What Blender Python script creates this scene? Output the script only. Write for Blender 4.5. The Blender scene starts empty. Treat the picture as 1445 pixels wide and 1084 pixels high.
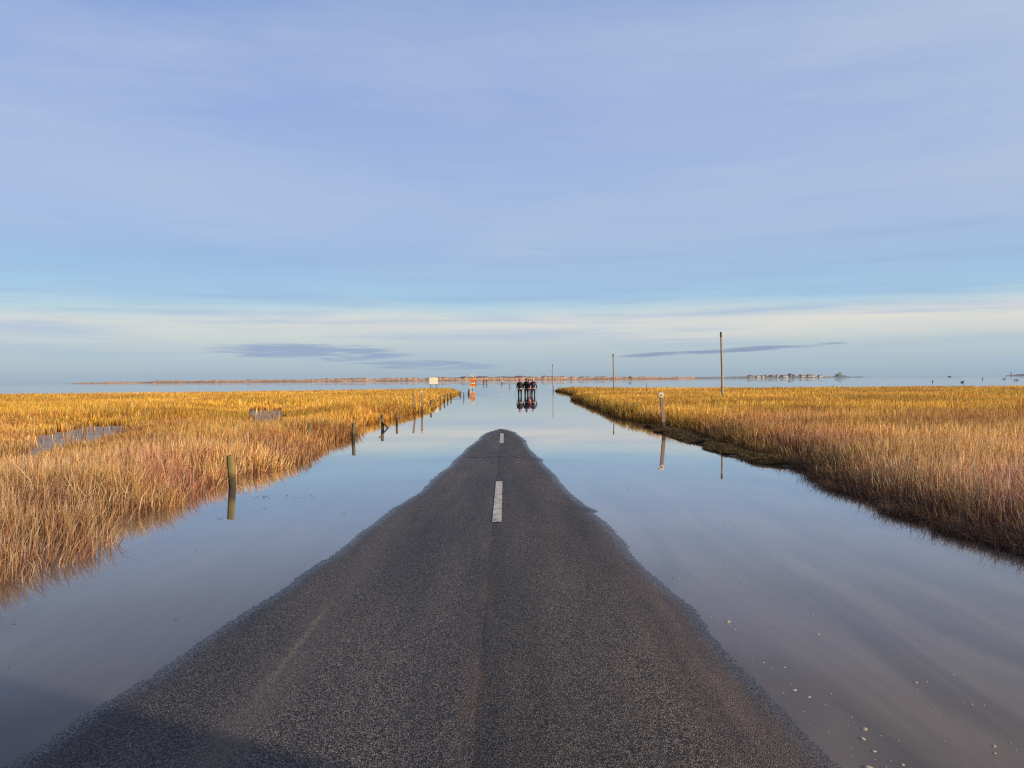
import bpy, bmesh, math, random
import numpy as np
from mathutils import Vector, Matrix
random.seed(7)
RNG = np.random.default_rng(11)
R = math.radians
S = bpy.context.scene
COL = S.collection

# ------------------------------------------------------------------ camera
F = 1085.0; CX, CY = 722.5, 542.0; CAMH = 1.38
yaw, pitch, roll = R(0.50), R(0.33), R(0.445)
fw = Vector((math.sin(yaw)*math.cos(pitch), math.cos(yaw)*math.cos(pitch), -math.sin(pitch)))
rt = fw.cross(Vector((0, 0, 1))).normalized(); up = rt.cross(fw)
up2 = up*math.cos(roll)+rt*math.sin(roll); rt2 = rt*math.cos(roll)-up*math.sin(roll)
cd = bpy.data.cameras.new('camera'); cam = bpy.data.objects.new('camera', cd); COL.objects.link(cam)
cd.sensor_width = 36; cd.lens = 36*F/1445; cd.clip_start = 0.05; cd.clip_end = 60000
M = Matrix((rt2, up2, -fw)).transposed().to_4x4(); M.translation = (0, 0, CAMH)
cam.matrix_world = M; S.camera = cam

def at(px, py, z=0.0):
    """ground point seen at a photo pixel, on the level z"""
    d = fw + rt2*((px-CX)/F) - up2*((py-CY)/F)
    t = (z-CAMH)/d.z
    return (d.x*t, d.y*t)
def atd(px, depth):
    """x position of photo column px at forward distance depth (near the horizon)"""
    d = fw + rt2*((px-CX)/F)
    return (d.x/d.y*depth, depth)

# ------------------------------------------------------------------ helpers
def tag(o, label=None, cat=None, group=None, kind=None):
    if label: o['label'] = label
    if cat: o['category'] = cat
    if group: o['group'] = group
    if kind: o['kind'] = kind
    return o
def link(name, me, mat, parent=None, smooth=False):
    o = bpy.data.objects.new(name, me); COL.objects.link(o)
    if mat: me.materials.append(mat)
    if parent: o.parent = parent
    if smooth:
        me.polygons.foreach_set('use_smooth', [True]*len(me.polygons))
    return o
def empty(name, loc=(0, 0, 0), rz=0, rx=0, ry=0):
    o = bpy.data.objects.new(name, None); COL.objects.link(o)
    o.location = loc; o.rotation_euler = (rx, ry, rz); o.empty_display_size = .1
    return o
def np_mesh(name, V, quads=None, tris=None, col=None, smooth=False):
    me = bpy.data.meshes.new(name)
    V = np.asarray(V, np.float32); me.vertices.add(len(V)); me.vertices.foreach_set('co', V.ravel())
    nq = 0 if quads is None else len(quads); nt = 0 if tris is None else len(tris)
    parts = []; starts = []
    if nq: parts.append(np.asarray(quads, np.int32).ravel()); starts.append(np.arange(nq)*4)
    if nt: parts.append(np.asarray(tris, np.int32).ravel()); starts.append(nq*4+np.arange(nt)*3)
    L = np.concatenate(parts); me.loops.add(len(L)); me.loops.foreach_set('vertex_index', L)
    me.polygons.add(nq+nt); me.polygons.foreach_set('loop_start', np.concatenate(starts).astype(np.int32))
    me.polygons.foreach_set('loop_total', np.concatenate([np.full(nq, 4), np.full(nt, 3)]).astype(np.int32))
    if smooth: me.polygons.foreach_set('use_smooth', np.ones(nq+nt, bool))
    me.update(calc_edges=True)
    if col is not None:
        a = me.color_attributes.new('Col', 'FLOAT_COLOR', 'POINT')
        c = np.ones((len(V), 4), np.float32); c[:, :3] = col; a.data.foreach_set('color', c.ravel())
    return me
def grid_quads(nr, nc):
    i = np.arange(nr-1)[:, None]*nc+np.arange(nc-1)[None, :]
    return np.stack([i, i+1, i+nc+1, i+nc], -1).reshape(-1, 4)
def add_box(bm, c, s, rot=None, bev=0):
    r = bmesh.ops.create_cube(bm, size=1)
    vs = r['verts']
    m = Matrix.Translation(c) @ (rot.to_4x4() if rot else Matrix.Identity(4)) @ Matrix.Diagonal((s[0], s[1], s[2], 1))
    bmesh.ops.transform(bm, matrix=m, verts=vs)
    if bev:
        es = list({e for v in vs for e in v.link_edges})
        bmesh.ops.bevel(bm, geom=es, offset=bev, segments=2, affect='EDGES', clamp_overlap=True)
def add_tube(bm, pts, rad, n=10, cap=True):
    rings = []
    for i, p in enumerate(pts):
        p = Vector(p)
        a = Vector(pts[max(i-1, 0)]); b = Vector(pts[min(i+1, len(pts)-1)])
        t = (b-a).normalized(); u = t.cross(Vector((0.03, 1, 0.02))).normalized()
        if u.length < .5: u = t.cross(Vector((1, 0, 0))).normalized()
        v = t.cross(u); r = rad[i] if hasattr(rad, '__len__') else rad
        rings.append([bm.verts.new(p+u*(r*math.cos(2*math.pi*k/n))+v*(r*math.sin(2*math.pi*k/n))) for k in range(n)])
    for a, b in zip(rings, rings[1:]):
        for k in range(n): bm.faces.new((a[k], a[(k+1) % n], b[(k+1) % n], b[k]))
    if cap: bm.faces.new(rings[0][::-1]); bm.faces.new(rings[-1])
def done(name, bm, mat, parent=None, smooth=False):
    bmesh.ops.recalc_face_normals(bm, faces=bm.faces)
    me = bpy.data.meshes.new(name); bm.to_mesh(me); bm.free()
    return link(name, me, mat, parent, smooth)
def vnoise(x, y, seed=0, n=256):
    g = np.random.default_rng(seed).random((n, n))
    xi = np.floor(x).astype(int); yi = np.floor(y).astype(int); fx = x-xi; fy = y-yi
    fx = fx*fx*(3-2*fx); fy = fy*fy*(3-2*fy)
    a = g[xi % n, yi % n]; b = g[(xi+1) % n, yi % n]; c = g[xi % n, (yi+1) % n]; d = g[(xi+1) % n, (yi+1) % n]
    return a*(1-fx)*(1-fy)+b*fx*(1-fy)+c*(1-fx)*fy+d*fx*fy
def fbm(x, y, seed=0, o=4):
    s = 0; a = .5; t = 0
    for k in range(o): s = s+a*vnoise(x*2**k, y*2**k, seed+k); t += a; a *= .5
    return s/t
def inpoly(x, y, P):
    ins = np.zeros(x.shape, bool); n = len(P)
    for i in range(n):
        x0, y0 = P[i]; x1, y1 = P[(i+1) % n]
        if y0 == y1: continue
        c = ((y0 > y) != (y1 > y)) & (x < (x1-x0)*(y-y0)/(y1-y0)+x0)
        ins ^= c
    return ins
def polydist(x, y, P, closed=True):
    best = np.full(x.shape, 1e9); n = len(P)
    bx = np.zeros(x.shape); by = np.zeros(x.shape)
    for i in range(n if closed else n-1):
        x0, y0 = P[i]; x1, y1 = P[(i+1) % n]; dx = x1-x0; dy = y1-y0
        t = np.clip(((x-x0)*dx+(y-y0)*dy)/(dx*dx+dy*dy+1e-12), 0, 1)
        qx = x0+t*dx-x; qy = y0+t*dy-y; d = np.hypot(qx, qy); m = d < best
        best = np.where(m, d, best); bx = np.where(m, qx, bx); by = np.where(m, qy, by)
    return best, bx, by

# ------------------------------------------------------------------ node helpers
class NT:
    def __init__(s, tree): s.t = tree; s.n = tree.nodes; s.l = tree.links
    def new(s, typ, **kw):
        n = s.n.new(typ)
        for k, v in kw.items():
            if k.startswith('_'): n.inputs[int(k[1:])].default_value = v
            else: setattr(n, k, v)
        return n
    def link(s, a, b): s.l.new(a, b)
    def math(s, op, a, b=None, c=None, clamp=False):
        n = s.n.new('ShaderNodeMath'); n.operation = op; n.use_clamp = clamp
        for i, v in enumerate((a, b, c)):
            if v is None: continue
            if hasattr(v, 'links'): s.l.new(v, n.inputs[i])
            else: n.inputs[i].default_value = v
        return n.outputs[0]
    def mix(s, fac, a, b, mode='MIX'):
        n = s.n.new('ShaderNodeMix'); n.data_type = 'RGBA'; n.blend_type = mode
        for i, v in ((0, fac), (6, a), (7, b)):
            if hasattr(v, 'links'): s.l.new(v, n.inputs[i])
            else: n.inputs[i].default_value = v if i == 0 else (*v, 1)
        return n.outputs[2]
    def ramp(s, fac, stops, interp='LINEAR'):
        n = s.n.new('ShaderNodeValToRGB'); r = n.color_ramp; r.interpolation = interp
        while len(r.elements) < len(stops): r.elements.new(.5)
        for e, (p, c) in zip(r.elements, stops):
            e.position = p; e.color = (*c, 1) if hasattr(c, '__len__') else (c, c, c, 1)
        s.l.new(fac, n.inputs[0]); return n.outputs[0]
    def noise(s, vec, scale, detail=4, rough=.55, dist=0, out=0):
        n = s.n.new('ShaderNodeTexNoise'); n.inputs['Scale'].default_value = scale
        n.inputs['Detail'].default_value = detail; n.inputs['Roughness'].default_value = rough
        n.inputs['Distortion'].default_value = dist
        if vec is not None: s.l.new(vec, n.inputs['Vector'])
        return n.outputs[out]
    def mapping(s, vec, scale=(1, 1, 1), loc=(0, 0, 0), rot=(0, 0, 0)):
        n = s.n.new('ShaderNodeMapping'); n.inputs['Scale'].default_value = scale
        n.inputs['Location'].default_value = loc; n.inputs['Rotation'].default_value = rot
        s.l.new(vec, n.inputs['Vector']); return n.outputs[0]
def mat(name):
    m = bpy.data.materials.new(name); m.use_nodes = True; t = NT(m.node_tree)
    b = m.node_tree.nodes['Principled BSDF']
    return m, t, b
def simple(name, c, c2=None, rough=.8, scale=8, bump=.3, metal=0, dist=.01):
    m, t, b = mat(name); g = t.new('ShaderNodeNewGeometry'); tc = t.new('ShaderNodeTexCoord').outputs['Object']
    c2 = c2 or tuple(x*.7 for x in c)
    n = t.noise(tc, scale, 5)
    t.link(t.mix(t.ramp(n, [(.35, 0.), (.65, 1.)]), c, c2), b.inputs['Base Color'])
    b.inputs['Roughness'].default_value = rough; b.inputs['Metallic'].default_value = metal
    if bump:
        bp = t.new('ShaderNodeBump'); bp.inputs['Strength'].default_value = bump; bp.inputs['Distance'].default_value = dist
        t.link(t.noise(tc, scale*5, 4), bp.inputs['Height']); t.link(bp.outputs[0], b.inputs['Normal'])
    return m

# ------------------------------------------------------------------ light and sky
SUN_AZ = math.atan2(0.87, -0.50); SUN_EL = R(16)          # azimuth from +Y towards +X
sd = Vector((math.sin(SUN_AZ)*math.cos(SUN_EL), math.cos(SUN_AZ)*math.cos(SUN_EL), math.sin(SUN_EL)))
sl = bpy.data.lights.new('sun', 'SUN'); sl.energy = 5.0; sl.angle = R(1.0); sl.color = (1, .86, .66)
so = bpy.data.objects.new('sun', sl); COL.objects.link(so); so.rotation_euler = sd.to_track_quat('Z', 'Y').to_euler()

W = bpy.data.worlds.new('World'); S.world = W; W.use_nodes = True
t = NT(W.node_tree); bg = W.node_tree.nodes['Background']; bg.inputs['Strength'].default_value = .1
sky = t.new('ShaderNodeTexSky', sky_type='NISHITA', sun_disc=False, sun_elevation=SUN_EL, sun_rotation=SUN_AZ)
sky.air_density = 1.2; sky.dust_density = 1.5
tc = t.new('ShaderNodeTexCoord').outputs['Generated']
sep = t.new('ShaderNodeSeparateXYZ'); t.link(tc, sep.inputs[0])
X, Y, Z = sep.outputs
el = t.math('MULTIPLY', t.math('ARCSINE', Z), 180/math.pi)
az = t.math('MULTIPLY', t.math('ARCTAN2', X, Y), 180/math.pi)
def lin(r, g, b): return tuple(((c/255+.055)/1.055)**2.4 if c > 10 else c/255/12.92 for c in (r, g, b))
cb = t.new('ShaderNodeCombineXYZ'); t.link(az, cb.inputs[0]); t.link(el, cb.inputs[1])
uv = cb.outputs[0]
# slow undulation of the layers
w1 = t.noise(t.mapping(uv, (.035, .16, 1), rot=(0, 0, R(-6))), 1, 3)
elw = t.math('ADD', el, t.math('MULTIPLY', t.math('SUBTRACT', w1, .5), t.math('MULTIPLY', t.math('MINIMUM', el, 8.0), .45)))
e01 = t.math('DIVIDE', elw, 45, clamp=True)
K = 45.0
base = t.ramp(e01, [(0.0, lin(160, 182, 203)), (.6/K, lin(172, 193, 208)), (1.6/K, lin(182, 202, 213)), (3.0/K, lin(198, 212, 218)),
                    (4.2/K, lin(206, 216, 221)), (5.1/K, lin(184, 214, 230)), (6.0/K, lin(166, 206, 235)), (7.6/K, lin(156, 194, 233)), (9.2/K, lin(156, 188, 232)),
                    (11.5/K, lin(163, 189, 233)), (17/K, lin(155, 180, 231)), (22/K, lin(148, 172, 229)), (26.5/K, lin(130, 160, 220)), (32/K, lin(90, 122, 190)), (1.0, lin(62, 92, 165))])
# thin veils of high cloud, drawn out and tilted
v1 = t.noise(t.mapping(uv, (.03, .14, 1), loc=(3, 1.3, 0), rot=(0, 0, R(14))), 1, 6, .5, .6)
v1b = t.noise(t.mapping(uv, (.07, .5, 1), loc=(9, 2, 0), rot=(0, 0, R(11))), 1, 7, .62, .8)
veil = t.ramp(t.math('ADD', t.math('MULTIPLY', v1, .74), t.math('MULTIPLY', v1b, .26)), [(.38, 0.), (.66, 1.)])
veil_h = t.ramp(e01, [(5/K, 0.), (7/K, .25), (10/K, .75), (22/K, .8), (27/K, .4), (32/K, .0)])
rgt = t.math('ADD', t.math('MULTIPLY', az, .013), .42, clamp=True)
vm = t.math('MULTIPLY', t.math('ADD', t.math('MULTIPLY', veil, .72), t.math('MULTIPLY', rgt, .6)), t.math('MULTIPLY', veil_h, 1.15), clamp=True)
c1 = t.mix(vm, base, lin(184, 202, 228))
# creamy bank of bright cloud low down, stronger to the right
v2 = t.noise(t.mapping(uv, (.06, .55, 1), loc=(1, 0, 0), rot=(0, 0, R(-2))), 1, 6, .55, .4)
band = t.ramp(e01, [(2.4/K, 0.), (3.3/K, .7), (4.5/K, 1.), (5.0/K, .35), (6.0/K, 0.)])
side = t.math('ADD', t.math('MULTIPLY', az, .012), .62, clamp=True)
crm = t.math('MULTIPLY', t.math('MULTIPLY', band, t.math('MULTIPLY', side, 1.05, clamp=True)), t.ramp(v2, [(.25, .35), (.6, 1.)]))
c2 = t.mix(crm, c1, lin(234, 231, 224))
# cool streaks between
v3 = t.noise(t.mapping(uv, (.05, 1.1, 1), loc=(7, 3, 0), rot=(0, 0, R(-3))), 1, 5, .55, .3)
st = t.math('MULTIPLY', t.ramp(v3, [(.47, 0.), (.66, .65)]), t.ramp(e01, [(1/K, .3), (5/K, 1.), (9/K, .7), (14/K, 0.)]))
c3 = t.mix(st, c2, lin(158, 188, 226))
# low slate-blue clouds: a long one left of centre, a thin one to the right
def streak(a0, a1, e0, de, slope, seed, inp, colr, amt, th=(.38, .6)):
    ra = t.math('DIVIDE', t.math('SUBTRACT', az, (a0+a1)/2), (a1-a0)/2)
    ec = t.math('ADD', t.math('MULTIPLY', t.math('SUBTRACT', az, (a0+a1)/2), slope), e0)
    re = t.math('DIVIDE', t.math('SUBTRACT', el, ec), de)
    d = t.math('ADD', t.math('POWER', t.math('ABSOLUTE', ra), 2.5), t.math('POWER', t.math('ABSOLUTE', re), 2.0))
    n = t.noise(t.mapping(uv, (.22, 3.2, 1), loc=(seed, seed, 0)), 1, 6, .6, .5)
    m = t.math('SUBTRACT', t.math('ADD', t.math('MULTIPLY', n, 1.7), -.35), t.math('MULTIPLY', d, .62))
    return t.mix(t.math('MULTIPLY', t.ramp(m, [(.0+.05, 0.), (.42, 1.)]), amt), inp, colr)
c4 = streak(-22.5, -6.5, 2.15, .75, -.03, 2.2, c3, lin(146, 168, 204), .85)
c4 = streak(-12, 1, 1.15, .45, -.03, 5.1, c4, lin(150, 172, 203), .8)
c4 = streak(7, 24, 1.95, .24, .045, 9.3, c4, lin(142, 160, 194), .9)
# grey haze line on the sea horizon
c5 = t.mix(t.ramp(t.math('ABSOLUTE', el), [(0.0, .55), (.55, .4), (.75, 0.)]), c4, lin(170, 189, 206))
# warm glow of the low sun, behind and to the right of the view
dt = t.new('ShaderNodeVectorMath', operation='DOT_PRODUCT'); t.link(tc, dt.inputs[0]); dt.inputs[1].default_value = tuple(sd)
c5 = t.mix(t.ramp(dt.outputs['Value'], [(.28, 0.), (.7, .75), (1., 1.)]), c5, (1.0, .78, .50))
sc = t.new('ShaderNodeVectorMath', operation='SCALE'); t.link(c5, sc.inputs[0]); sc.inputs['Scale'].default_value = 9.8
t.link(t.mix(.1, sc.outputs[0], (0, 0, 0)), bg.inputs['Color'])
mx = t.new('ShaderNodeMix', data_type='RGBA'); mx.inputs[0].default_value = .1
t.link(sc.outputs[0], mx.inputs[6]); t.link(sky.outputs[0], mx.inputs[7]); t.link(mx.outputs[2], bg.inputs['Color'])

# ------------------------------------------------------------------ layout on the ground
LEFT = [(-9, 1.5), (-6.5, 3.2)] + [at(*p) for p in [(-90, 868), (0, 838), (60, 812), (130, 787), (164, 772), (172, 752), (180, 737), (196, 731), (230, 724), (262, 714), (300, 698),
        (323, 686), (342, 675), (400, 664), (440, 650), (462, 629), (488, 622), (516, 614), (505, 603), (526, 599), (546, 595),
        (562, 590), (584, 584), (598, 582), (612, 577), (624, 568), (633, 562), (640, 559.5), (651, 554.5)]] + \
       [(-6.5, 92), (-14, 80), (-26, 73), (-45, 68), (-70, 66), (-95, 62), (-95, 1.5)]
RIGHT = [(8.5, -6), (5.6, 1.5), (4.4, 4.0)] + [at(*p) for p in [(1600, 840), (1445, 782), (1380, 760), (1300, 732), (1250, 714), (1200, 697), (1150, 672), (1125, 652), (1085, 643),
        (1040, 633), (1000, 620), (965, 609), (938, 604), (915, 600), (900, 597), (870, 590), (850, 582), (840, 577), (826, 573),
        (822, 569), (804, 564), (812, 560), (798, 554.5), (782, 552)]] + \
        [(9, 88), (14, 78), (22, 73), (40, 71), (46, 68), (50, 60), (45, 49), (60, 44), (80, 40), (80, -6)]
L_water = LEFT[:-7]; 
MAT_POLY = [at(*p) for p in [(908, 602), (938, 603), (965, 608), (1000, 618), (1040, 631), (1085, 641), (1130, 650), (1150, 668), (1128, 664), (1100, 660), (1070, 655), (1035, 648), (1003, 638), (984, 629), (955, 620), (933, 613)]]
def hole_poly(pxs_far, pxs_near_depth):
    return [at(*p) for p in pxs_far]+[atd(px, d) for px, d in pxs_near_depth]
HOLE_A = [at(335, 582.5), at(355, 580), at(395, 579.3), at(414, 581), atd(408, 21.6), atd(380, 20.8), atd(338, 21.4)]
HOLE_B = [at(20, 623), at(70, 612), at(120, 605), at(180, 600.5), at(196, 601), atd(200, 20.4), atd(160, 17.2), atd(110, 14.8), atd(60, 12.9), atd(2, 11.7)]
HOLES = [HOLE_A, HOLE_B]

EL_ = [(0, 1076), (60, 1038), (100, 1013), (200, 958), (300, 895), (400, 833), (450, 798), (500, 757), (530, 738), (560, 716), (585, 700), (600, 690), (622, 667),
       (640, 652), (655, 638), (666, 627), (680, 616), (692, 608.5), (704, 605)]
ER_ = [(1190, 1084), (1130, 1028), (1060, 958), (1000, 893), (965, 850), (930, 816), (900, 788), (870, 756), (852, 735), (838, 724), (846, 722), (828, 714), (800, 690),
       (780, 668), (764, 653), (768, 648), (758, 644), (750, 634), (740, 621), (730, 612), (720, 607), (706, 605)]
X0 = -0.135
def widths(E, sgn):
    P = [at(*p) for p in E]; P = sorted((y, max(sgn*(x-X0), .01)) for x, y in P)
    return np.array([p[0] for p in P]), np.array([p[1] for p in P])
YL, WL = widths(EL_, -1); YR, WR = widths(ER_, 1); YT = max(YL[-1], YR[-1])
def road_z(x, y, rough=True):
    wl = np.interp(y, YL, WL); wr = np.interp(y, YR, WR)
    ym = np.linspace(2, 22, 81)
    cm = .0115*(np.interp(ym, YL, WL)+np.interp(ym, YR, WR)); cm = np.convolve(np.pad(cm, 4, 'edge'), np.ones(9)/9, 'valid')
    c = np.interp(y, ym, cm)
    dx = x-X0; w = np.where(dx < 0, wl, wr)
    z = c*(1-np.abs(dx)/np.maximum(w, .012))
    z = np.maximum(z, c-.09-.0*np.abs(dx))
    zfar = -(y-YT)*.0062-.022*np.abs(dx)
    zfar = np.maximum(zfar, -.31-.01*np.abs(dx))
    k = np.clip((y-(YT-1.2))/1.2, 0, 1)
    z = np.where(y > YT, zfar, np.maximum(z, -.022*np.abs(dx)-.1))
    if rough:
        z = z + (fbm(x*1.7, y*.9, 5, 3)-.5)*.0032 + (vnoise(x*45, y*30, 8)-.5)*.0003
    return z

# ------------------------------------------------------------------ road
m_road, t, b = mat('asphalt')
pos = t.new('ShaderNodeNewGeometry').outputs['Position']
sp = t.new('ShaderNodeSeparateXYZ'); t.link(pos, sp.inputs[0]); PX, PY, PZ = sp.outputs
vor = t.new('ShaderNodeTexVoronoi', feature='F1'); vor.inputs['Scale'].default_value = 155; t.link(pos, vor.inputs['Vector'])
vor2 = t.new('ShaderNodeTexVoronoi', feature='F1'); vor2.inputs['Scale'].default_value = 75; t.link(pos, vor2.inputs['Vector'])
stone = t.new('ShaderNodeSeparateColor'); t.link(vor.outputs['Color'], stone.inputs[0])
stone2 = t.new('ShaderNodeSeparateColor'); t.link(vor2.outputs['Color'], stone2.inputs[0])
chip = t.mix(t.ramp(stone.outputs[0], [(.0, 0.), (.5, .3), (.8, .65), (1., 1.)]), (.048, .044, .041), (.36, .325, .285))
chip = t.mix(t.ramp(stone2.outputs[1], [(.0, .5), (.3, 0.)]), chip, (.03, .028, .026))
chip = t.mix(t.ramp(stone2.outputs[0], [(.80, 0.), (.9, .6)]), chip, (.26, .225, .185))
gaps = t.ramp(vor.outputs['Distance'], [(.3, 1.), (.62, .08)])
chip = t.mix(1, chip, gaps, 'MULTIPLY')
big = t.noise(t.mapping(pos, (1.6, .22, 1)), 1, 5, .55)
big2 = t.noise(t.mapping(pos, (5, .8, 1)), 1, 4, .6)
chip = t.mix(1, chip, t.ramp(big, [(.3, (.52, .53, .56)), (.7, (1.5, 1.42, 1.33))]), 'MULTIPLY')
chip = t.mix(1, chip, t.ramp(big2, [(.3, (.86, .86, .88)), (.7, (1.12, 1.1, 1.06))]), 'MULTIPLY')
# paving joint along the middle: the right-hand lane is darker beside it
jx = t.math('ADD', PX, t.math('MULTIPLY', t.math('SUBTRACT', t.noise(t.mapping(pos, (0, 3, 0)), 1, 3), .5), .05))
lane = t.ramp(t.math('ADD', t.math('MULTIPLY', jx, .5), .5), [(.0, (.98, 1.0, 1.08)), (.434, (1.0, 1.0, 1.04)), (.438, (.42, .41, .40)), (.446, (.66, .65, .65)), (.55, (.78, .77, .76)), (.72, (1.08, 1.0, .95)), (1., (1.02, .96, .93))])  # left lane's bluish cast is sky reflection and damp put into the colour
chip = t.mix(1, chip, lane, 'MULTIPLY')
# pale brown silt dried along the wheel tracks
tr = t.math('ABSOLUTE', t.math('SUBTRACT', t.math('ADD', PX, t.math('MULTIPLY', t.math('SUBTRACT', t.noise(t.mapping(pos, (0, .6, 0)), 1, 2), .5), .25)), 1.0))
trk = t.math('MULTIPLY', t.ramp(tr, [(.05, .8), (.3, 0.)]), t.ramp(big2, [(.35, .2), (.7, 1.)]))
chip = t.mix(trk, chip, t.mix(stone.outputs[1], (.07, .05, .04), (.27, .19, .145)))
trl = t.math('ABSOLUTE', t.math('SUBTRACT', t.math('ADD', PX, t.math('MULTIPLY', t.math('SUBTRACT', t.noise(t.mapping(pos, (0, .8, 0)), 1, 2), .5), .2)), -1.08))
trk2 = t.math('MULTIPLY', t.ramp(trl, [(.03, .6), (.2, 0.)]), t.ramp(big, [(.35, .2), (.65, 1.)]))
chip = t.mix(trk2, chip, t.mix(stone.outputs[1], (.05, .045, .04), (.18, .155, .13)))
# rusty silt along the middle joint near by
rj = t.math('MULTIPLY', t.ramp(t.math('ABSOLUTE', t.math('ADD', jx, .15)), [(.01, .42), (.08, 0.)]), t.math('MULTIPLY', t.ramp(big2, [(.42, 0.), (.6, 1.)]), t.ramp(t.math('DIVIDE', PY, 10), [(.3, 1.), (.8, .2)])))
chip = t.mix(rj, chip, t.mix(stone.outputs[1], (.06, .035, .02), (.30, .19, .11)))
# worn yellow-white scuff on the left lane
sx = t.math('ABSOLUTE', t.math('ADD', t.math('SUBTRACT', PX, t.math('MULTIPLY', t.math('SUBTRACT', t.noise(t.mapping(pos, (0, 9, 0)), 1, 3), .5), .06)), 1.085))
sy = t.math('ABSOLUTE', t.math('SUBTRACT', PY, 4.0))
scf = t.math('MULTIPLY', t.math('MULTIPLY', t.ramp(sx, [(.004, .5), (.03, 0.)]), t.ramp(sy, [(.3, 1.), (.9, 0.)])), t.ramp(t.noise(pos, 55, 5, .7), [(.47, 0.), (.56, 1.)]))
chip = t.mix(scf, chip, (.36, .31, .2))
# wet rim and drowned, silted surface
wet = t.ramp(t.math('MULTIPLY', PZ, 100), [(.0, 1.), (.5, 0.)])
chip = t.mix(wet, chip, t.mix(1, chip, (.6, .6, .63), 'MULTIPLY'))
sln = t.noise(t.mapping(pos, (1.1, .35, 1), rot=(0, 0, R(28))), 1.3, 5, .6, 1.2)
silt = t.mix(t.ramp(sln, [(.36, 0.), (.66, 1.)]), (.085, .062, .045), (.15, .115, .085))
fine = t.noise(t.mapping(pos, (3, .9, 1), rot=(0, 0, R(28))), 3, 4, .6, .8)
silt = t.mix(1, silt, t.ramp(fine, [(.3, .85), (.7, 1.12)]), 'MULTIPLY')
sub = t.ramp(t.math('MULTIPLY', t.math('MULTIPLY', PZ, -1), 10), [(.01, 0.), (.14, .85), (.4, 1.)])
chip = t.mix(sub, chip, silt)
t.link(chip, b.inputs['Base Color'])
b.inputs['Specular IOR Level'].default_value = .35
film = t.ramp(t.math('ADD', t.math('MULTIPLY', PZ, 100), t.math('MULTIPLY', t.math('SUBTRACT', stone.outputs[2], .5), .35)), [(.0, .5), (.13, 0.)])
t.link(film, b.inputs['Coat Weight']); b.inputs['Coat Roughness'].default_value = .10
t.link(t.ramp(wet, [(0., .62), (1., .42)]), b.inputs['Roughness'])
bp = t.new('ShaderNodeBump'); bp.inputs['Strength'].default_value = 1.0; bp.inputs['Distance'].default_value = .006
h = t.math('ADD', t.math('MULTIPLY', vor.outputs['Distance'], -1), t.math('MULTIPLY', t.noise(pos, 260, 2), .6))
t.link(h, bp.inputs['Height']); t.link(bp.outputs[0], b.inputs['Normal'])

def road_strip(y0, y1, nr, nc, geo):
    ys = np.geomspace(y0, y1, nr) if geo else np.linspace(y0, y1, nr)
    u = np.linspace(-3, 3, nc)
    Xg, Yg = np.meshgrid(u+X0, ys); Zg = road_z(Xg, Yg)
    edge = np.clip((np.abs(Xg-X0)-2.8)/.2, 0, 1); Zg = Zg-edge*.05
    if geo:
        Zg = Zg + (RNG.random(Zg.shape)-.5)*.0007*(Zg > -.03)
    return np.stack([Xg, Yg, Zg], -1).reshape(-1, 3), grid_quads(nr, nc), nr*nc
Vs = []; Qs = []; off = 0
for a in ((-14, 1.2, 40, 60, False), (1.2, 26, 760, 620, True), (26, 420, 200, 40, True)):
    V, Q, n = road_strip(*a); Vs.append(V); Qs.append(Q+off); off += n
road = link('road', np_mesh('road', np.concatenate(Vs), np.concatenate(Qs), smooth=True), m_road); tag(road, kind='structure')

# painted dashes: thin worn sheets lying on the road
m_paint, t, b = mat('road_paint')
pos = t.new('ShaderNodeNewGeometry').outputs['Position']
n1 = t.noise(pos, 110, 5, .75); n2 = t.noise(pos, 14, 4, .6)
wear = t.ramp(t.math('ADD', t.math('MULTIPLY', n1, .6), t.math('MULTIPLY', n2, .4)), [(.42, 0.), (.52, 1.)])
t.link(t.mix(wear, (.10, .10, .10), t.mix(n2, (.42, .41, .38), (.68, .66, .6))), b.inputs['Base Color']); b.inputs['Roughness'].default_value = .7
bp = t.new('ShaderNodeBump'); bp.inputs['Strength'].default_value = .8; bp.inputs['Distance'].default_value = .004
t.link(n1, bp.inputs['Height']); t.link(bp.outputs[0], b.inputs['Normal'])
def strip_on_road(name, xs, ys, mt, lift=.005):
    Xg, Yg = np.meshgrid(xs, ys); Zg = road_z(Xg, Yg, True)+lift
    return link(name, np_mesh(name, np.stack([Xg, Yg, Zg], -1).reshape(-1, 3), grid_quads(len(ys), len(xs))), mt)
DASH = [(7.30, 10.25, 'worn white centre dash, nearest one on the dry asphalt'), (16.5, 19.55, 'short white centre dash close to the tip of the dry road'),
        (25.5, 28.5, 'faint white dash under shallow water just past the tip'), (34.5, 37.5, 'faintest white dash under water beyond the tip')]
for (a0, a1, lab) in DASH:
    o = strip_on_road('road_marking', np.linspace(-.135, -.047, 8), np.linspace(a0, a1, 160), m_paint)
    if a0 > 20: o.location.z = .0
    tag(o, lab, 'road marking', 'centre line dashes')
# transverse joints in the asphalt
m_tar = simple('tar', (.012, .012, .013), rough=.6)
for (xa, xb, yy) in ((-.52, -.2, 17.1), (-.68, .42, 13.55)):
    bm = bmesh.new(); n = 40; prev = None
    for i in range(n+1):
        x = xa+(xb-xa)*i/n; y = yy+.06*math.sin(i*.7)+.05*random.random(); z = float(road_z(np.array([x]), np.array([y]))[0])+.004
        w = .012+.02*random.random()
        c = (bm.verts.new((x, y-w, z)), bm.verts.new((x, y+w, z)))
        if prev: bm.faces.new((prev[0], c[0], c[1], prev[1]))
        prev = c
    o = done('road_crack', bm, m_tar); tag(o, kind='structure')

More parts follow.
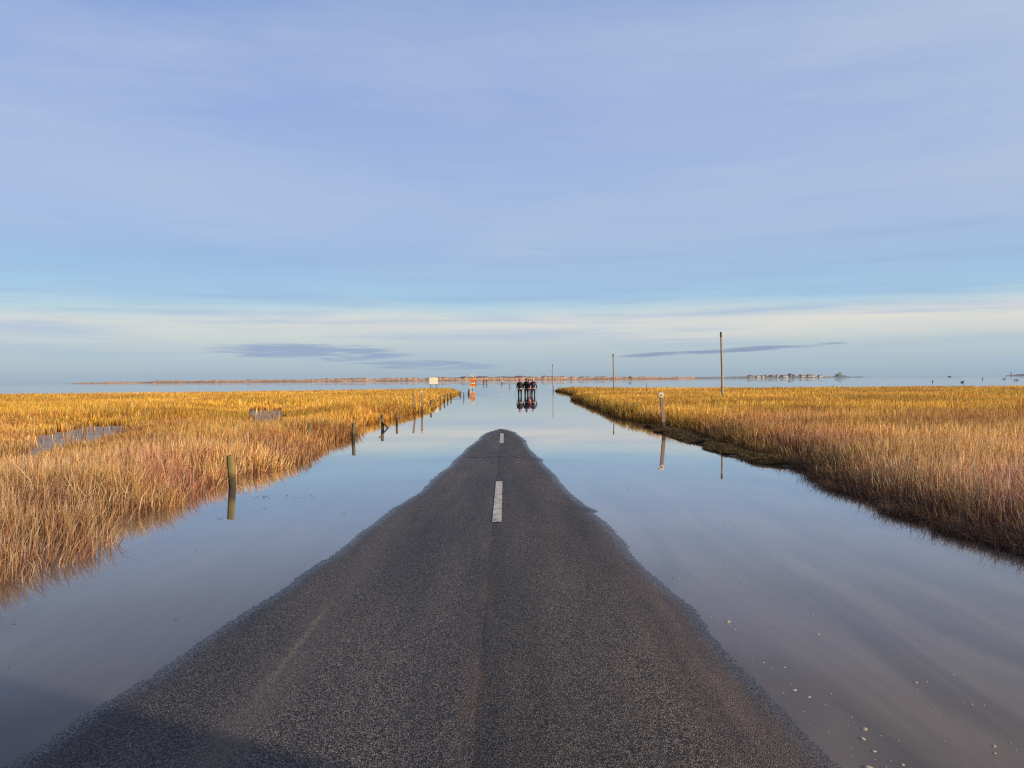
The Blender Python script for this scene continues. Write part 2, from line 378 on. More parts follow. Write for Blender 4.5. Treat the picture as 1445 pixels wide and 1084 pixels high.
# ------------------------------------------------------------------ ground
m_gr, t, b = mat('marsh_mud')
pos = t.new('ShaderNodeNewGeometry').outputs['Position']; sp = t.new('ShaderNodeSeparateXYZ'); t.link(pos, sp.inputs[0])
n1 = t.noise(pos, .8, 6, .6); n2 = t.noise(pos, 14, 5, .6)
cc = t.mix(t.ramp(n1, [(.35, 0.), (.65, 1.)]), (.055, .042, .03), (.12, .085, .05))
cc = t.mix(t.ramp(n2, [(.4, 0.), (.7, .6)]), cc, (.17, .11, .05))
att = t.new('ShaderNodeVertexColor', layer_name='Col'); s3 = t.new('ShaderNodeSeparateColor'); t.link(att.outputs[0], s3.inputs[0])
cc = t.mix(s3.outputs[0], cc, t.mix(n2, (.26, .235, .21), (.40, .375, .34)))
under = t.ramp(t.math('MULTIPLY', sp.outputs[2], -10), [(.0, 0.), (.3, 1.)])
cc = t.mix(under, cc, t.mix(n1, (.06, .048, .038), (.1, .08, .062)))
t.link(cc, b.inputs['Base Color']); b.inputs['Roughness'].default_value = .75
bp = t.new('ShaderNodeBump'); bp.inputs['Strength'].default_value = .6; bp.inputs['Distance'].default_value = .03
t.link(n2, bp.inputs['Height']); t.link(bp.outputs[0], b.inputs['Normal'])
nr, nc = 420, 520
ys = np.geomspace(2.0, 130, nr)-6.0
Xg = np.zeros((nr, nc)); Yg = np.repeat(ys[:, None], nc, 1)
hw = 14+np.maximum(ys+2, 0)*.95
uu = np.linspace(-1, 1, nc); Xg = hw[:, None]*uu[None, :]
def ground_z(x, y):
    z = np.full(x.shape, -.26)
    for P in (LEFT, RIGHT):
        d, _, _ = polydist(x, y, P); s = np.where(inpoly(x, y, P), d, -d)
        zz = np.where(s > .12, -.035+.085*np.clip((s-.12)/1.0, 0, 1), np.clip((s-.12)*.4, -.26, 0)-.035)
        z = np.maximum(z, zz)
    d, _, _ = polydist(x, y, MAT_POLY); s = np.where(inpoly(x, y, MAT_POLY), d, -d)
    z = np.maximum(z, np.where(s > .05, -.02+.05*np.clip((s-.05)/.35, 0, 1), np.clip((s-.05)*.3, -.26, 0)-.02))
    return z
Zg = ground_z(Xg, Yg)
hole = np.zeros(Xg.shape)
for P in HOLES:
    d, _, _ = polydist(Xg, Yg, P); s = np.where(inpoly(Xg, Yg, P), d, -d); hole = np.maximum(hole, np.clip(.5+s/.6, 0, 1))
Zg = Zg+(fbm(Xg*2.5, Yg*2.5, 3)-.5)*.05*(Zg > -.1)
Zg = np.where(hole > 0, Zg*(1-hole)+hole*(.028+(fbm(Xg*1.2, Yg*1.2, 31)-.5)*.05), Zg)
Zg = np.where((np.abs(Xg-X0) < 3.05), np.minimum(Zg, -.2), Zg)
col = np.zeros((nr*nc, 3)); col[:, 0] = hole.ravel()
gnd = link('marsh_ground', np_mesh('marsh_ground', np.stack([Xg, Yg, Zg], -1).reshape(-1, 3), grid_quads(nr, nc), col=col, smooth=True), m_gr)
tag(gnd, kind='structure')
m_sea = simple('seabed', (.07, .06, .05), (.05, .045, .04), scale=.05)
BIG = 30000
sb = link('seabed', np_mesh('seabed', [(-BIG, -BIG, -.62), (BIG, -BIG, -.62), (BIG, BIG, -.62), (-BIG, BIG, -.62)], [(0, 1, 2, 3)]), m_sea); tag(sb, kind='structure')

# ------------------------------------------------------------------ water
m_w = bpy.data.materials.new('flood_water'); m_w.use_nodes = True; t = NT(m_w.node_tree); t.n.clear()
out = t.new('ShaderNodeOutputMaterial')
g = t.new('ShaderNodeNewGeometry'); pos = g.outputs['Position']
sp = t.new('ShaderNodeSeparateXYZ'); t.link(pos, sp.inputs[0])
lw = t.new('ShaderNodeLayerWeight'); lw.inputs['Blend'].default_value = .5
refl = t.ramp(lw.outputs['Facing'], [(0., .02), (.4, .035), (.55, .055), (.65, .10), (.75, .27), (.8, .43), (.85, .60), (.93, .82), (1., .97)])
tr = t.new('ShaderNodeBsdfTransparent'); tr.inputs[0].default_value = (.80, .74, .68, 1)
df = t.new('ShaderNodeBsdfDiffuse')
mur = t.noise(t.mapping(pos, (1.6, .22, 1), rot=(0, 0, R(14))), 1.5, 6, .55, .9)
mur2 = t.noise(t.mapping(pos, (.3, .12, 1)), 1, 3)
rightside = t.ramp(t.math('DIVIDE', t.math('ADD', sp.outputs[0], 1.), 6.), [(.0, 0.), (.35, .75), (.7, 1.)])
lo = t.mix(rightside, (.12, .10, .095), (.19, .145, .115)); hi = t.mix(rightside, (.18, .155, .145), (.36, .29, .225))
sed = t.mix(t.ramp(mur, [(.34, 0.), (.64, 1.)]), lo, hi)
t.link(t.mix(1, sed, t.ramp(mur2, [(.3, .8), (.7, 1.15)]), 'MULTIPLY'), df.inputs[0])
body = t.new('ShaderNodeMixShader'); body.inputs[0].default_value = .5
t.link(tr.outputs[0], body.inputs[1]); t.link(df.outputs[0], body.inputs[2])
gl = t.new('ShaderNodeBsdfGlossy'); gl.distribution = 'GGX'; gl.inputs['Roughness'].default_value = .015
gl.inputs['Color'].default_value = (.985, .985, .985, 1)
bp = t.new('ShaderNodeBump'); bp.inputs['Distance'].default_value = 1.0; bp.inputs['Strength'].default_value = 1
# calm sheltered water near, fine ripples further out
far = t.ramp(t.math('DIVIDE', sp.outputs[1], 200), [(.0, .16), (.1, .3), (.3, .9), (.5, 3.), (1., 14.)])
wv = t.noise(t.mapping(pos, (.7, 2.2, 1)), 1.6, 4, .5)
wv2 = t.noise(t.mapping(pos, (2.5, 6, 1)), 2.5, 2, .5)
hh = t.math('ADD', t.math('MULTIPLY', wv, .0009), t.math('MULTIPLY', wv2, .00016))
patch = t.ramp(t.noise(t.mapping(pos, (.04, .12, 1)), 1, 3), [(.35, .35), (.65, 1.2)])
hh = t.math('MULTIPLY', t.math('MULTIPLY', hh, far), patch)
rp = t.ramp(t.noise(t.mapping(pos, (1.2, .35, 1), rot=(0, 0, R(18))), 1, 4, .6), [(.5, 0.), (.68, 1.)])
near_ = t.ramp(t.math('DIVIDE', sp.outputs[1], 20), [(.1, 1.), (.7, 0.)])
wv3 = t.noise(t.mapping(pos, (34, 9, 1), rot=(0, 0, R(24))), 1, 3, .5)
hh = t.math('ADD', hh, t.math('MULTIPLY', t.math('MULTIPLY', wv3, .00035), t.math('MULTIPLY', rp, near_)))
t.link(hh, bp.inputs['Height']); t.link(bp.outputs[0], gl.inputs['Normal'])
ms = t.new('ShaderNodeMixShader'); t.link(refl, ms.inputs[0]); t.link(body.outputs[0], ms.inputs[1]); t.link(gl.outputs[0], ms.inputs[2])
t.link(ms.outputs[0], out.inputs[0])
wa = link('water', np_mesh('water', [(-BIG, -BIG, 0), (BIG, -BIG, 0), (BIG, BIG, 0), (-BIG, BIG, 0)], [(0, 1, 2, 3)]), m_w); tag(wa, kind='structure')

# ------------------------------------------------------------------ grass
m_grass, t, b = mat('dry_marsh_grass')
at_ = t.new('ShaderNodeVertexColor', layer_name='Col')
t.link(at_.outputs[0], b.inputs['Base Color']); b.inputs['Roughness'].default_value = .55
b.inputs['Specular IOR Level'].default_value = .25
tl = t.new('ShaderNodeBsdfTranslucent'); t.link(at_.outputs[0], tl.inputs[0])
ms = t.new('ShaderNodeMixShader'); ms.inputs[0].default_value = .28
outn = [n for n in t.n if n.type == 'OUTPUT_MATERIAL'][0]
t.link(b.outputs[0], ms.inputs[1]); t.link(tl.outputs[0], ms.inputs[2]); t.link(ms.outputs[0], outn.inputs[0])

def blades(name, x, y, z, h, w, lx, ly, cbase, ctip):
    n = len(x); a = RNG.random(n)*math.pi
    # keep most blades turned a little towards the open water side so the sheet reads as stalks
    wx = np.cos(a)*w*.5; wy = np.sin(a)*w*.5
    V = np.zeros((n, 5, 3), np.float32)
    k1 = .5
    V[:, 0] = np.stack([x-wx, y-wy, z-.02], -1); V[:, 1] = np.stack([x+wx, y+wy, z-.02], -1)
    mx_ = x+lx*h*.32; my_ = y+ly*h*.32; mz = z+h*.55
    V[:, 2] = np.stack([mx_-wx*.85, my_-wy*.85, mz], -1); V[:, 3] = np.stack([mx_+wx*.85, my_+wy*.85, mz], -1)
    ln = np.hypot(lx, ly); V[:, 4] = np.stack([x+lx*h, y+ly*h, z+h*np.maximum(1-.25*ln*ln, .3)], -1)
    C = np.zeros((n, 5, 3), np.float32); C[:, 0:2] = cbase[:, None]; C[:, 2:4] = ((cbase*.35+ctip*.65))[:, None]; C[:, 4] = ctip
    i = np.arange(n)[:, None]*5
    Q = i+np.array([0, 1, 3, 2]); T = i+np.array([2, 3, 4])
    return np_mesh(name, V.reshape(-1, 3), Q, T, col=C.reshape(-1, 3))
PAL_TIP = np.array([(.86, .50, .070), (.80, .40, .045), (.90, .60, .14), (.78, .34, .05), (.90, .68, .32), (.55, .22, .08), (.84, .52, .06)])
PAL_TIP = PAL_TIP*np.array([1., 1.07, .95])
PAL_W = np.array([.26, .22, .16, .12, .08, .08, .08])
PAL_NEAR = np.array([(.78, .50, .24), (.66, .33, .17), (.88, .72, .50), (.52, .24, .16), (.84, .50, .14), (.34, .17, .13), (.74, .60, .50)])
def grass(name, P, side):
    xs = []; ys_ = []; ws = []; hs_ = []
    bands = list(np.geomspace(2.2, 96, 22))
    for d0, d1 in zip(bands, bands[1:]):
        dm = (d0+d1)/2; w = max(.0034, .62*dm/769*1.0); w = min(w, .05)
        dens = min(2600, 4.2/(.47*w))
        half = .667*1.12*d1+2.5; x0, x1 = (-half, 3) if side < 0 else (0, half)
        n = int(dens*(x1-x0)*(d1-d0)); x = x0+RNG.random(n)*(x1-x0); y = d0+RNG.random(n)*(d1-d0)
        k = inpoly(x, y, P) & (np.abs(x) < .667*1.12*y+2.5)
        x = x[k]; y = y[k]; xs.append(x); ys_.append(y); ws.append(np.full(len(x), w))
    x = np.concatenate(xs); y = np.concatenate(ys_); w = np.concatenate(ws)
    # gaps and clumps
    cl = fbm(x*.9, y*.9, 21+side, 4); cl2 = vnoise(x*4.5, y*4.5, 40+side)
    keep = RNG.random(len(x)) < np.clip(.45+1.3*(cl2-.25)+.4*(cl-.4), .2, 1)
    d, qx, qy = polydist(x, y, P)
    inh = np.zeros(len(x), bool)
    dh = np.full(len(x), 9.)
    for Hp in HOLES:
        inh |= inpoly(x, y, Hp); dd, _, _ = polydist(x, y, Hp); dh = np.minimum(dh, dd)
    keep &= ~(inh & (dh > vnoise(x*2, y*2, 66)*.5) & (RNG.random(len(x)) > .03))
    # ragged waterline
    keep &= (d > (vnoise(x*3.1, y*3.1, 60)-.5)*.3) & ((d > .25) | (RNG.random(len(x)) < .55))
    x, y, w, cl, cl2, d, qx, qy, dh = [a[keep] for a in (x, y, w, cl, cl2, d, qx, qy, dh)]
    n = len(x); print(name, n)
    h = (.30+.20*cl+.09*(cl2-.5)+.05*np.clip((y-8)/20, 0, 1))*(.52+.62*RNG.random(n))
    er = np.clip(d/(.9 if side < 0 else .5), 0, 1); h *= (.55+.45*er)
    h *= np.clip(.45+.55*dh/2.2, 0, 1)
    stray = RNG.random(n) < .03; h = np.where(stray, h*1.18, h)
    far = np.clip((y-6)/27, 0, 1)**.85
    ang = RNG.random(n)*2*math.pi; am = np.abs(RNG.normal(0, .31, n))*(1-.45*far)
    wind = (vnoise(x*.5, y*.5, 77)-.5)
    lx = np.cos(ang)*am+.05*wind+.03; ly = np.sin(ang)*am+.05*(vnoise(x*.6, y*.6, 78)-.5)
    near_edge = np.clip(1-d/.55, 0, 1)
    qn = np.hypot(qx, qy)+1e-6; f = near_edge*(.05+.6*RNG.random(n)**1.5)
    lx += qx/qn*f; ly += qy/qn*f
    broken = (RNG.random(n) < .06*(1-far)); lx = np.where(broken, lx*4, lx); ly = np.where(broken, ly*4, ly)
    z = ground_z(x, y)
    ti = RNG.choice(7, n, p=PAL_W); mixn = np.clip(far*1.15+.32*(cl-.5)*2+.12*(RNG.random(n)-.5)+.12, 0, 1)[:, None]
    ctip = PAL_TIP[ti]*mixn+(PAL_NEAR[ti]*1.12+np.array([.0, .02, .035]))*(1-mixn)
    patch = fbm(x*.22, y*.35, 90, 3)
    ctip = ctip*(.74+.62*np.clip((patch-.3)*1.8, 0, 1))[:, None]*(.34+1.08*RNG.random(n)**.85)[:, None]
    red = np.clip((.5-fbm(x*.5, y*.6, 95, 4))*6, 0, 1)[:, None]*.62
    ctip = ctip*(1-red)+ctip*np.array([.72, .52, .80])*red
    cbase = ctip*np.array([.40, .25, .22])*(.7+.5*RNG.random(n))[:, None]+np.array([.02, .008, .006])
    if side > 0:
        dark = np.clip(1-d/1.1, 0, 1)[:, None]; ctip = ctip*(1-.62*dark); cbase = cbase*(1-.75*dark)  # right bank's shade and muddy tone put into blade colours near the water
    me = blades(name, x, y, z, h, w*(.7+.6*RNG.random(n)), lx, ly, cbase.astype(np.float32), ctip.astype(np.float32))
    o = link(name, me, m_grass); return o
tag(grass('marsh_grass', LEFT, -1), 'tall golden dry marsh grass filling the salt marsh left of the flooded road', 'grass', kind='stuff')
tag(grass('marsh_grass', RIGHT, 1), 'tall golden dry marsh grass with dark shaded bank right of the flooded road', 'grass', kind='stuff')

# low green-brown weed mat at the foot of the right bank
P = MAT_POLY; px_ = np.array([p[0] for p in P]); py_ = np.array([p[1] for p in P])
n = 90000; x = px_.min()+RNG.random(n)*np.ptp(px_); y = py_.min()+RNG.random(n)*np.ptp(py_)
d, qx, qy = polydist(x, y, P); k = inpoly(x, y, P) & (RNG.random(n) < .25+1.4*(vnoise(x*2.5, y*2.5, 3)-.2)) & (d > (vnoise(x*2.6, y*2.6, 4)-.38)*.7)
x, y = x[k], y[k]; n = len(x)
h = .03+.16*fbm(x*1.6, y*1.6, 12)**1.5*RNG.random(n); a = RNG.random(n)*6.28; am = .4+RNG.random(n)*1.2
# dark roots and fallen stems along the rest of the right waterline
ei = [at(*p) for p in [(1560, 825), (1445, 780), (1380, 759), (1300, 731), (1250, 713), (1200, 696), (1150, 671), (1125, 655)]]
m_ = 42000; sg = RNG.integers(0, len(ei)-1, m_); tt = RNG.random(m_); ea = np.array(ei)
bx_ = ea[sg]*(1-tt)[:, None]+ea[sg+1]*tt[:, None]; off_ = .05+RNG.normal(0, .10, m_)+.10*(vnoise(bx_[:, 0]*3, bx_[:, 1]*3, 14)-.5)*3
x = np.concatenate([x, bx_[:, 0]+off_]); y = np.concatenate([y, bx_[:, 1]+RNG.normal(0, .1, m_)]); n = len(x)
h = np.concatenate([h, .03+.15*RNG.random(m_)**2]); a = RNG.random(n)*6.28; am = .3+RNG.random(n)*1.3
ct = np.array([(.11, .085, .03), (.075, .065, .022), (.16, .12, .04), (.05, .035, .02), (.24, .14, .06)])[RNG.choice(5, n)]
ct[n-m_:] = np.array([(.12, .065, .04), (.07, .04, .025), (.20, .11, .07), (.04, .025, .018), (.30, .19, .12)])[RNG.choice(5, m_)]
o = link('weed_mat', blades('weed_mat', x, y, np.maximum(ground_z(x, y), -.03)+.005, h, np.where(np.arange(n) < n-m_, .012, .0035)*(.7+.8*RNG.random(n)), np.cos(a)*am, np.sin(a)*am, (ct*.5).astype(np.float32), ct.astype(np.float32)), m_grass)
tag(o, 'dark olive mat of low weed lying at the foot of the right grass bank', 'weed', kind='stuff')

# scraps of drifting weed
m_wrack = simple('wrack', (.03, .028, .025), (.05, .04, .03), rough=.5, bump=0)
V = []; T = []
def flecks(cx, cy, n, sx, sy, size):
    for _ in range(n):
        X_ = cx+random.gauss(0, sx); Y_ = cy+random.gauss(0, sy); s = size*(.4+random.random()); a = random.random()*3.14
        i = len(V); L_ = s*(1+2*random.random())
        pts = [(math.cos(a)*L_, math.sin(a)*L_), (-math.sin(a)*s*.4, math.cos(a)*s*.4), (-math.cos(a)*L_, -math.sin(a)*L_), (math.sin(a)*s*.4, -math.cos(a)*s*.4)]
        for (u, v) in pts: V.append((X_+u, Y_+v, .004+random.random()*.006))
        T.append((i, i+1, i+2)); T.append((i, i+2, i+3))
for (px, py, n, sx, sy, s) in [(405, 701, 16, .22, .04, .012), (370, 703, 6, .1, .03, .01), (345, 696, 4, .05, .02, .012), (318, 732, 5, .12, .02, .012), (230, 770, 3, .3, .2, .006),
        (160, 850, 5, .5, .3, .005), (70, 950, 4, .3, .3, .005), (400, 720, 4, .6, .6, .008), (770, 551.3, 40, 2., .3, .10), (708, 567.5, 30, .35, .25, .035), (707, 560.5, 25, .6, .8, .05),
        (645, 560, 40, .5, .7, .05), (643, 563.5, 20, .4, .5, .05), (700, 563, 16, .7, .5, .03), (790, 558, 12, .5, .8, .04), (1240, 760, 5, 1., .8, .004), (1020, 720, 6, 1, 1, .006), (980, 620, 10, .2, .3, .02),
        (880, 690, 4, .4, .4, .008), (480, 700, 5, .5, .6, .008)]:
    gx, gy = at(px, py); flecks(gx, gy, n, sx, sy, s)
o = link('floating_weed', np_mesh('floating_weed', V, None, T), m_wrack)
tag(o, 'scattered dark scraps of weed drifting on the still flood water', 'weed', kind='stuff')
# small white-edged pools caught in the weed mat are simply gaps where the water shows

# ------------------------------------------------------------------ shells in the shallows
m_shell = simple('shell', (.50, .43, .30), (.34, .28, .19), rough=.5, scale=60, bump=.4, dist=.002)
def shell_mesh(seed):
    rr = random.Random(seed); bm = bmesh.new(); n = 14; rings = []
    for j in range(5):
        f = j/4; r = math.cos(f*math.pi/2*.96)
        rings.append([bm.verts.new(((1+.08*math.cos(7*2*math.pi*k/n+f))*r*math.cos(2*math.pi*k/n)+.25*f, .78*r*math.sin(2*math.pi*k/n)*(1+.1*rr.random()), .48*math.sin(f*math.pi/2)+.02*rr.random())) for k in range(n)])
    for a, b_ in zip(rings, rings[1:]):
        for k in range(n): bm.faces.new((a[k], a[(k+1) % n], b_[(k+1) % n], b_[k]))
    bm.faces.new(rings[-1]); bm.faces.new(rings[0][::-1])
    bmesh.ops.recalc_face_normals(bm, faces=bm.faces)
    me = bpy.data.meshes.new('shell'); bm.to_mesh(me); bm.free(); me.materials.append(m_shell)
    me.polygons.foreach_set('use_smooth', [True]*len(me.polygons)); return me
SM = [shell_mesh(i) for i in range(4)]
BIGS = {(336, 257): (4.2, 'round cream shell lying alone in the shallows nearest the road edge'),
        (675, 303): (2.6, 'small cream shell standing alone in open shallows well right of the road'),
        (584, 512): (4.0, 'cream shell, left one of the close pair beside the road edge'),
        (638, 538): (3.6, 'cream shell, right one of the close pair beside the road edge'),
        (846, 658): (4.4, 'round cream shell, farthest of the three big ones low in the shallows'),
        (843, 694): (4.2, 'flat cream shell, middle of the three big ones low in the shallows'),
        (883, 740): (3.6, 'cream shell, nearest of the three big ones low in the shallows'),
        (865, 803): (6.0, 'largest cream shell, cut by the bottom edge of the view'),
        (1332, 721): (3.0, 'small cream shell at far right, farther of two close together'),
        (1335, 747): (2.6, 'small cream shell at far right, nearer of two close together'),
        (1040, 483): (3.0, 'elongated cream shell midway between road edge and right border'),
        (990, 790): (3.4, 'cream shell at the bottom border right of the largest shell')}
SMALL = [(364, 286), (386, 340), (405, 298), (470, 408), (430, 389), (544, 522), (722, 525), (800, 612), (787, 645), (712, 670), (797, 730), (927, 797), (908, 682), (1045, 511),
         (1215, 556), (1294, 568), (1393, 711), (1413, 735), (700, 567), (620, 592), (570, 487), (548, 427), (655, 234), (272, 238), (532, 100), (480, 75), (480, 97), (458, 104),
         (345, 48), (333, 47), (360, 83), (380, 90), (320, 66), (225, 53), (308, 137), (760, 165), (110, 12), (407, 32), (150, 95), (1111, 577), (1146, 702), (1180, 455), (500, 430), (295, 243), (945, 775), (797, 755), (1250, 565), (885, 770), (640, 640), (975, 700), (1080, 480)]
def place_shell(zx, zy, pxr, label):
    px = 900+zx*.3772; py = 780+zy*.3772; gx, gy = at(px, py, .003)
    s = pxr/F*math.hypot(gx, gy)
    o = bpy.data.objects.new('shell', random.choice(SM)); COL.objects.link(o)
    o.location = (gx, gy, -.1*s); o.scale = (s, s, s*.9); o.rotation_euler = (random.uniform(-.2, .2), random.uniform(-.2, .2), random.random()*6.28)
    tag(o, label, 'shell', 'shells scattered in the shallows right of the road')
for (zx, zy), (r_, lab) in BIGS.items(): place_shell(zx, zy, r_, lab)
for zx, zy in SMALL: place_shell(zx, zy, 1.0+random.random()*.9, 'tiny cream shell fragment scattered in the murky shallows right of the road')

# ------------------------------------------------------------------ wooden posts
def wood(name, c, c2, foot=(.03, .027, .015), zf=.1):
    m, t, b = mat(name); tcc = t.new('ShaderNodeTexCoord').outputs['Object']
    g = t.noise(t.mapping(tcc, (30, 30, 2.5)), 1, 5, .6); n2 = t.noise(tcc, 6, 4)
    cc = t.mix(t.ramp(g, [(.35, 0.), (.65, 1.)]), c, c2)
    cc = t.mix(t.ramp(n2, [(.4, 0.), (.75, .5)]), cc, tuple(x*.5 for x in c))
    sp = t.new('ShaderNodeSeparateXYZ'); t.link(tcc, sp.inputs[0])
    zz = t.math('ADD', sp.outputs[2], t.math('MULTIPLY', t.math('SUBTRACT', n2, .5), .12))
    cc = t.mix(t.ramp(zz, [(zf, 1.), (zf+.07, 0.)]), cc, foot)
    t.link(cc, b.inputs['Base Color']); b.inputs['Roughness'].default_value = .8
    bp = t.new('ShaderNodeBump'); bp.inputs['Strength'].default_value = .7; bp.inputs['Distance'].default_value = .006
    t.link(g, bp.inputs['Height']); t.link(bp.outputs[0], b.inputs['Normal']); return m
m_olive = wood('mossy_wood', (.26, .20, .06), (.17, .13, .04), (.045, .033, .02), .13)
m_brown = wood('weathered_wood', (.20, .15, .07), (.12, .09, .05))
m_grey = wood('bleached_wood', (.46, .36, .25), (.30, .23, .16), (.07, .05, .04), .5)
m_stake = wood('pale_stake', (.40, .27, .19), (.26, .17, .12), (.07, .05, .03), .2)
m_white = simple('white_paint', (.80, .79, .75), (.66, .65, .6), rough=.5, scale=20, bump=.1)
m_amber = simple('amber_reflector', (.72, .30, .04), (.5, .18, .03), rough=.3, scale=30, bump=0)
def log(h, r, n=14, below=.35, top_tilt=.12, seed=0, taper=.95, bend=0.0):
    rr = random.Random(seed); bm = bmesh.new(); rings = []; m = 12
    kk = [1+.06*rr.uniform(-1, 1) for _ in range(n)]
    for i in range(m+1):
        f = i/m; zc = -below+(h+below)*f; rad = r*(1.02-(1-taper)*f)
        ring = []
        for k in range(n):
            a = 2*math.pi*k/n; q = rad*kk[k]*(1+.02*rr.uniform(-1, 1))
            z = zc+(top_tilt*rad*math.cos(a-1) if i == m else 0)
            ring.append(bm.verts.new((q*math.cos(a)+bend*math.sin(f*5), q*math.sin(a)+bend*.5*math.sin(f*7), z)))
        rings.append(ring)
    for a, b_ in zip(rings, rings[1:]):
        for k in range(n): bm.faces.new((a[k], a[(k+1) % n], b_[(k+1) % n], b_[k]))
    inner = [bm.verts.new((v.co.x*.86, v.co.y*.86, v.co.z+.006)) for v in rings[-1]]
    for k in range(n): bm.faces.new((rings[-1][k], rings[-1][(k+1) % n], inner[(k+1) % n], inner[k]))
    bm.faces.new(inner); return bm
def post(px, py, h, r, lean=(0, 0), mt=m_brown, label='', seed=0, cat='post', name='wooden_post', group='old wooden posts along the left verge', **kw):
    gx, gy = at(px, py); o = done(name, log(h, r, seed=seed, **kw), mt)
    o.location = (gx, gy, 0); o.rotation_euler = (lean[0], lean[1], seed*1.3 if lean == (0, 0) else 0)
    tag(o, label, cat, group); return o
post(328, 688, .415, .047, (0, R(-4)), m_olive, 'stout olive-mossed round stump standing in water, nearest on the left bank', 1)
post(498.5, 620, .375, .042, (0, R(2)), m_brown, 'short dark brown post in the grass spit left of the braced post', 3)
pb = post(540, 603.8, .38, .045, (0, R(-1)), m_brown, 'dark brown post with a slanting brace leaning across it', 4, name='braced_post')
bm = bmesh.new(); add_tube(bm, [(.20, -.06, -.05), (-.09, -.06, .30)], [.025, .02], 8); done('brace', bm, m_brown, pb)
post(560, 596, .37, .04, (0, 0), m_brown, 'plain dark brown post standing clear in water right of the braced post', 5)
post(435, 629, .47, .045, (0, R(4)), m_brown, 'low stump top poking out of the grass inland of the bank', 6)
for i, (px, py, h) in enumerate([(608, 577, .42), (613, 573, .30), (621.5, 569, .42), (627, 566.6, .42), (632, 564, .42), (636.5, 562, .42)]):
    labs = ['short dark post half lost in grass, nearest of the far row on the left', 'very low dark stump at the grass edge, second of the far row',
            'dark post of the far row, third from the near end', 'dark post of the far row, fourth from the near end', 'dark post of the far row, fifth from the near end', 'dark post of the far row, sixth before the gap of open water']
    post(px, py, h, .052, (0, random.uniform(-.05, .05)), m_brown, labs[i], 10+i)
post(649.3, 558.5, .3, .05, (0, R(4)), m_brown, 'small crooked dark post past the grass tip, before the thin stick', 20)
post(654.5, 561.5, .42, .035, (0, 0), m_brown, 'thin dark stick in open water past the grass tip', 21)
post(661.3, 556, .45, .09, (0, R(5)), m_brown, 'thick dark mooring stump just left of the orange board', 22)
def marker(px, py, h, w, lean, label, mt, plate_r, round_plate=True):
    gx, gy = at(px, py); r = empty('marker_post', (gx, gy, 0), 0, 0, lean); tag(r, label, 'marker post', 'square marker posts with reflectors')
    bm = bmesh.new(); add_box(bm, (0, 0, h/2-.15), (w, w, h+.3), bev=.006); done('shaft', bm, mt, r)
    if plate_r:
        bm = bmesh.new(); bmesh.ops.create_cone(bm, cap_ends=True, segments=20, radius1=plate_r, radius2=plate_r, depth=.012, matrix=Matrix.Translation((0, -w/2-.012, h-plate_r*.9)) @ Matrix.Rotation(R(90), 4, 'X'))
        p_ = done('reflector_plate', bm, m_white, r)
        bm = bmesh.new(); bmesh.ops.create_cone(bm, cap_ends=True, segments=16, radius1=plate_r*.5, radius2=plate_r*.5, depth=.012, matrix=Matrix.Translation((0, -w/2-.022, h-plate_r*.9)) @ Matrix.Rotation(R(90), 4, 'X'))
        done('reflector', bm, m_amber, p_)
        bm = bmesh.new(); add_box(bm, (0, 0, h+.004), (w*1.5, w*1.5, .02), bev=.004); done('cap', bm, m_white, r)
    return r
marker(937.5, 608.5, 1.0, .085, R(-5), 'leaning square marker post with round white reflector on the right bank', m_stake, .062)
marker(586.5, 583, .86, .075, R(-7), 'leaning slim marker post without plate at the left grass edge', m_stake, 0)
marker(595.5, 582, .90, .075, R(-.5), 'upright marker post with small white reflector at the left grass edge', m_stake, .05)
# tall poles
def pole(px, py, h, r, lean, label, seed):
    gx, gy = at(px, py); e = empty('tall_pole', (gx, gy, 0), 0, 0, lean); tag(e, label, 'pole', 'tall bleached poles in the right marsh')
    done('shaft', log(h, r, below=.3, seed=seed, taper=.7, bend=.012), m_grey, e, True)
    bm = bmesh.new(); add_tube(bm, [(-.02, 0, h-.25), (-.02, 0, h+.015)], [r*.9, r*.8], 8); done('strap', bm, m_brown, e)
    return e
pole(1019.5, 572.5, 3.66, .066, R(-.5), 'tallest and nearest bleached pole rising from the right marsh', 31)
pole(866.5, 556.2, 3.62, .075, R(-.6), 'middle bleached pole rising from the right marsh, left of the tallest', 32)
pole(780.5, 551.4, 3.2, .055, R(-.3), 'thin far pole at the tip of the right marsh', 33)
post(912.8, 559, 1.0, .03, (0, 0), m_grey, 'thin grey stick rising above the right marsh grass', 34, group='thin sticks far out', name='stick', cat='stick')
post(719.5, 546, 1.1, .06, (0, 0), m_grey, 'lone thin stick in open water left of the walkers', 35, group='thin sticks far out', name='stick', cat='stick')

# white notice board in the left marsh
m_red = simple('red_panel', (.62, .10, .02), (.5, .08, .02), rough=.5, scale=10, bump=0)
m_orange = simple('orange_panel', (.78, .33, .05), (.7, .27, .04), rough=.5, scale=5, bump=0)
m_cream = simple('cream_board', (.82, .80, .62), (.76, .74, .58), rough=.5, scale=5, bump=0)
m_black = simple('black_ink', (.02, .02, .02), rough=.5, bump=0)
bx, by = atd(611.8, 72); e = empty('notice_board', (bx, by, 0), R(3)); tag(e, 'pale cream rectangular notice board on posts above the left marsh', 'sign')
bm = bmesh.new(); add_box(bm, (0, 0, 1.32), (.80, .03, .66), bev=.008); bd = done('board', bm, m_cream, e)
for z_ in (.985, 1.655):
    bm = bmesh.new(); add_box(bm, (0, .012, z_), (.82, .04, .03)); done('rail', bm, m_brown, e)
for s in (-.28, .28):
    bm = bmesh.new(); add_box(bm, (s, .05, .7), (.06, .06, 1.7)); done('leg', bm, m_brown, e)
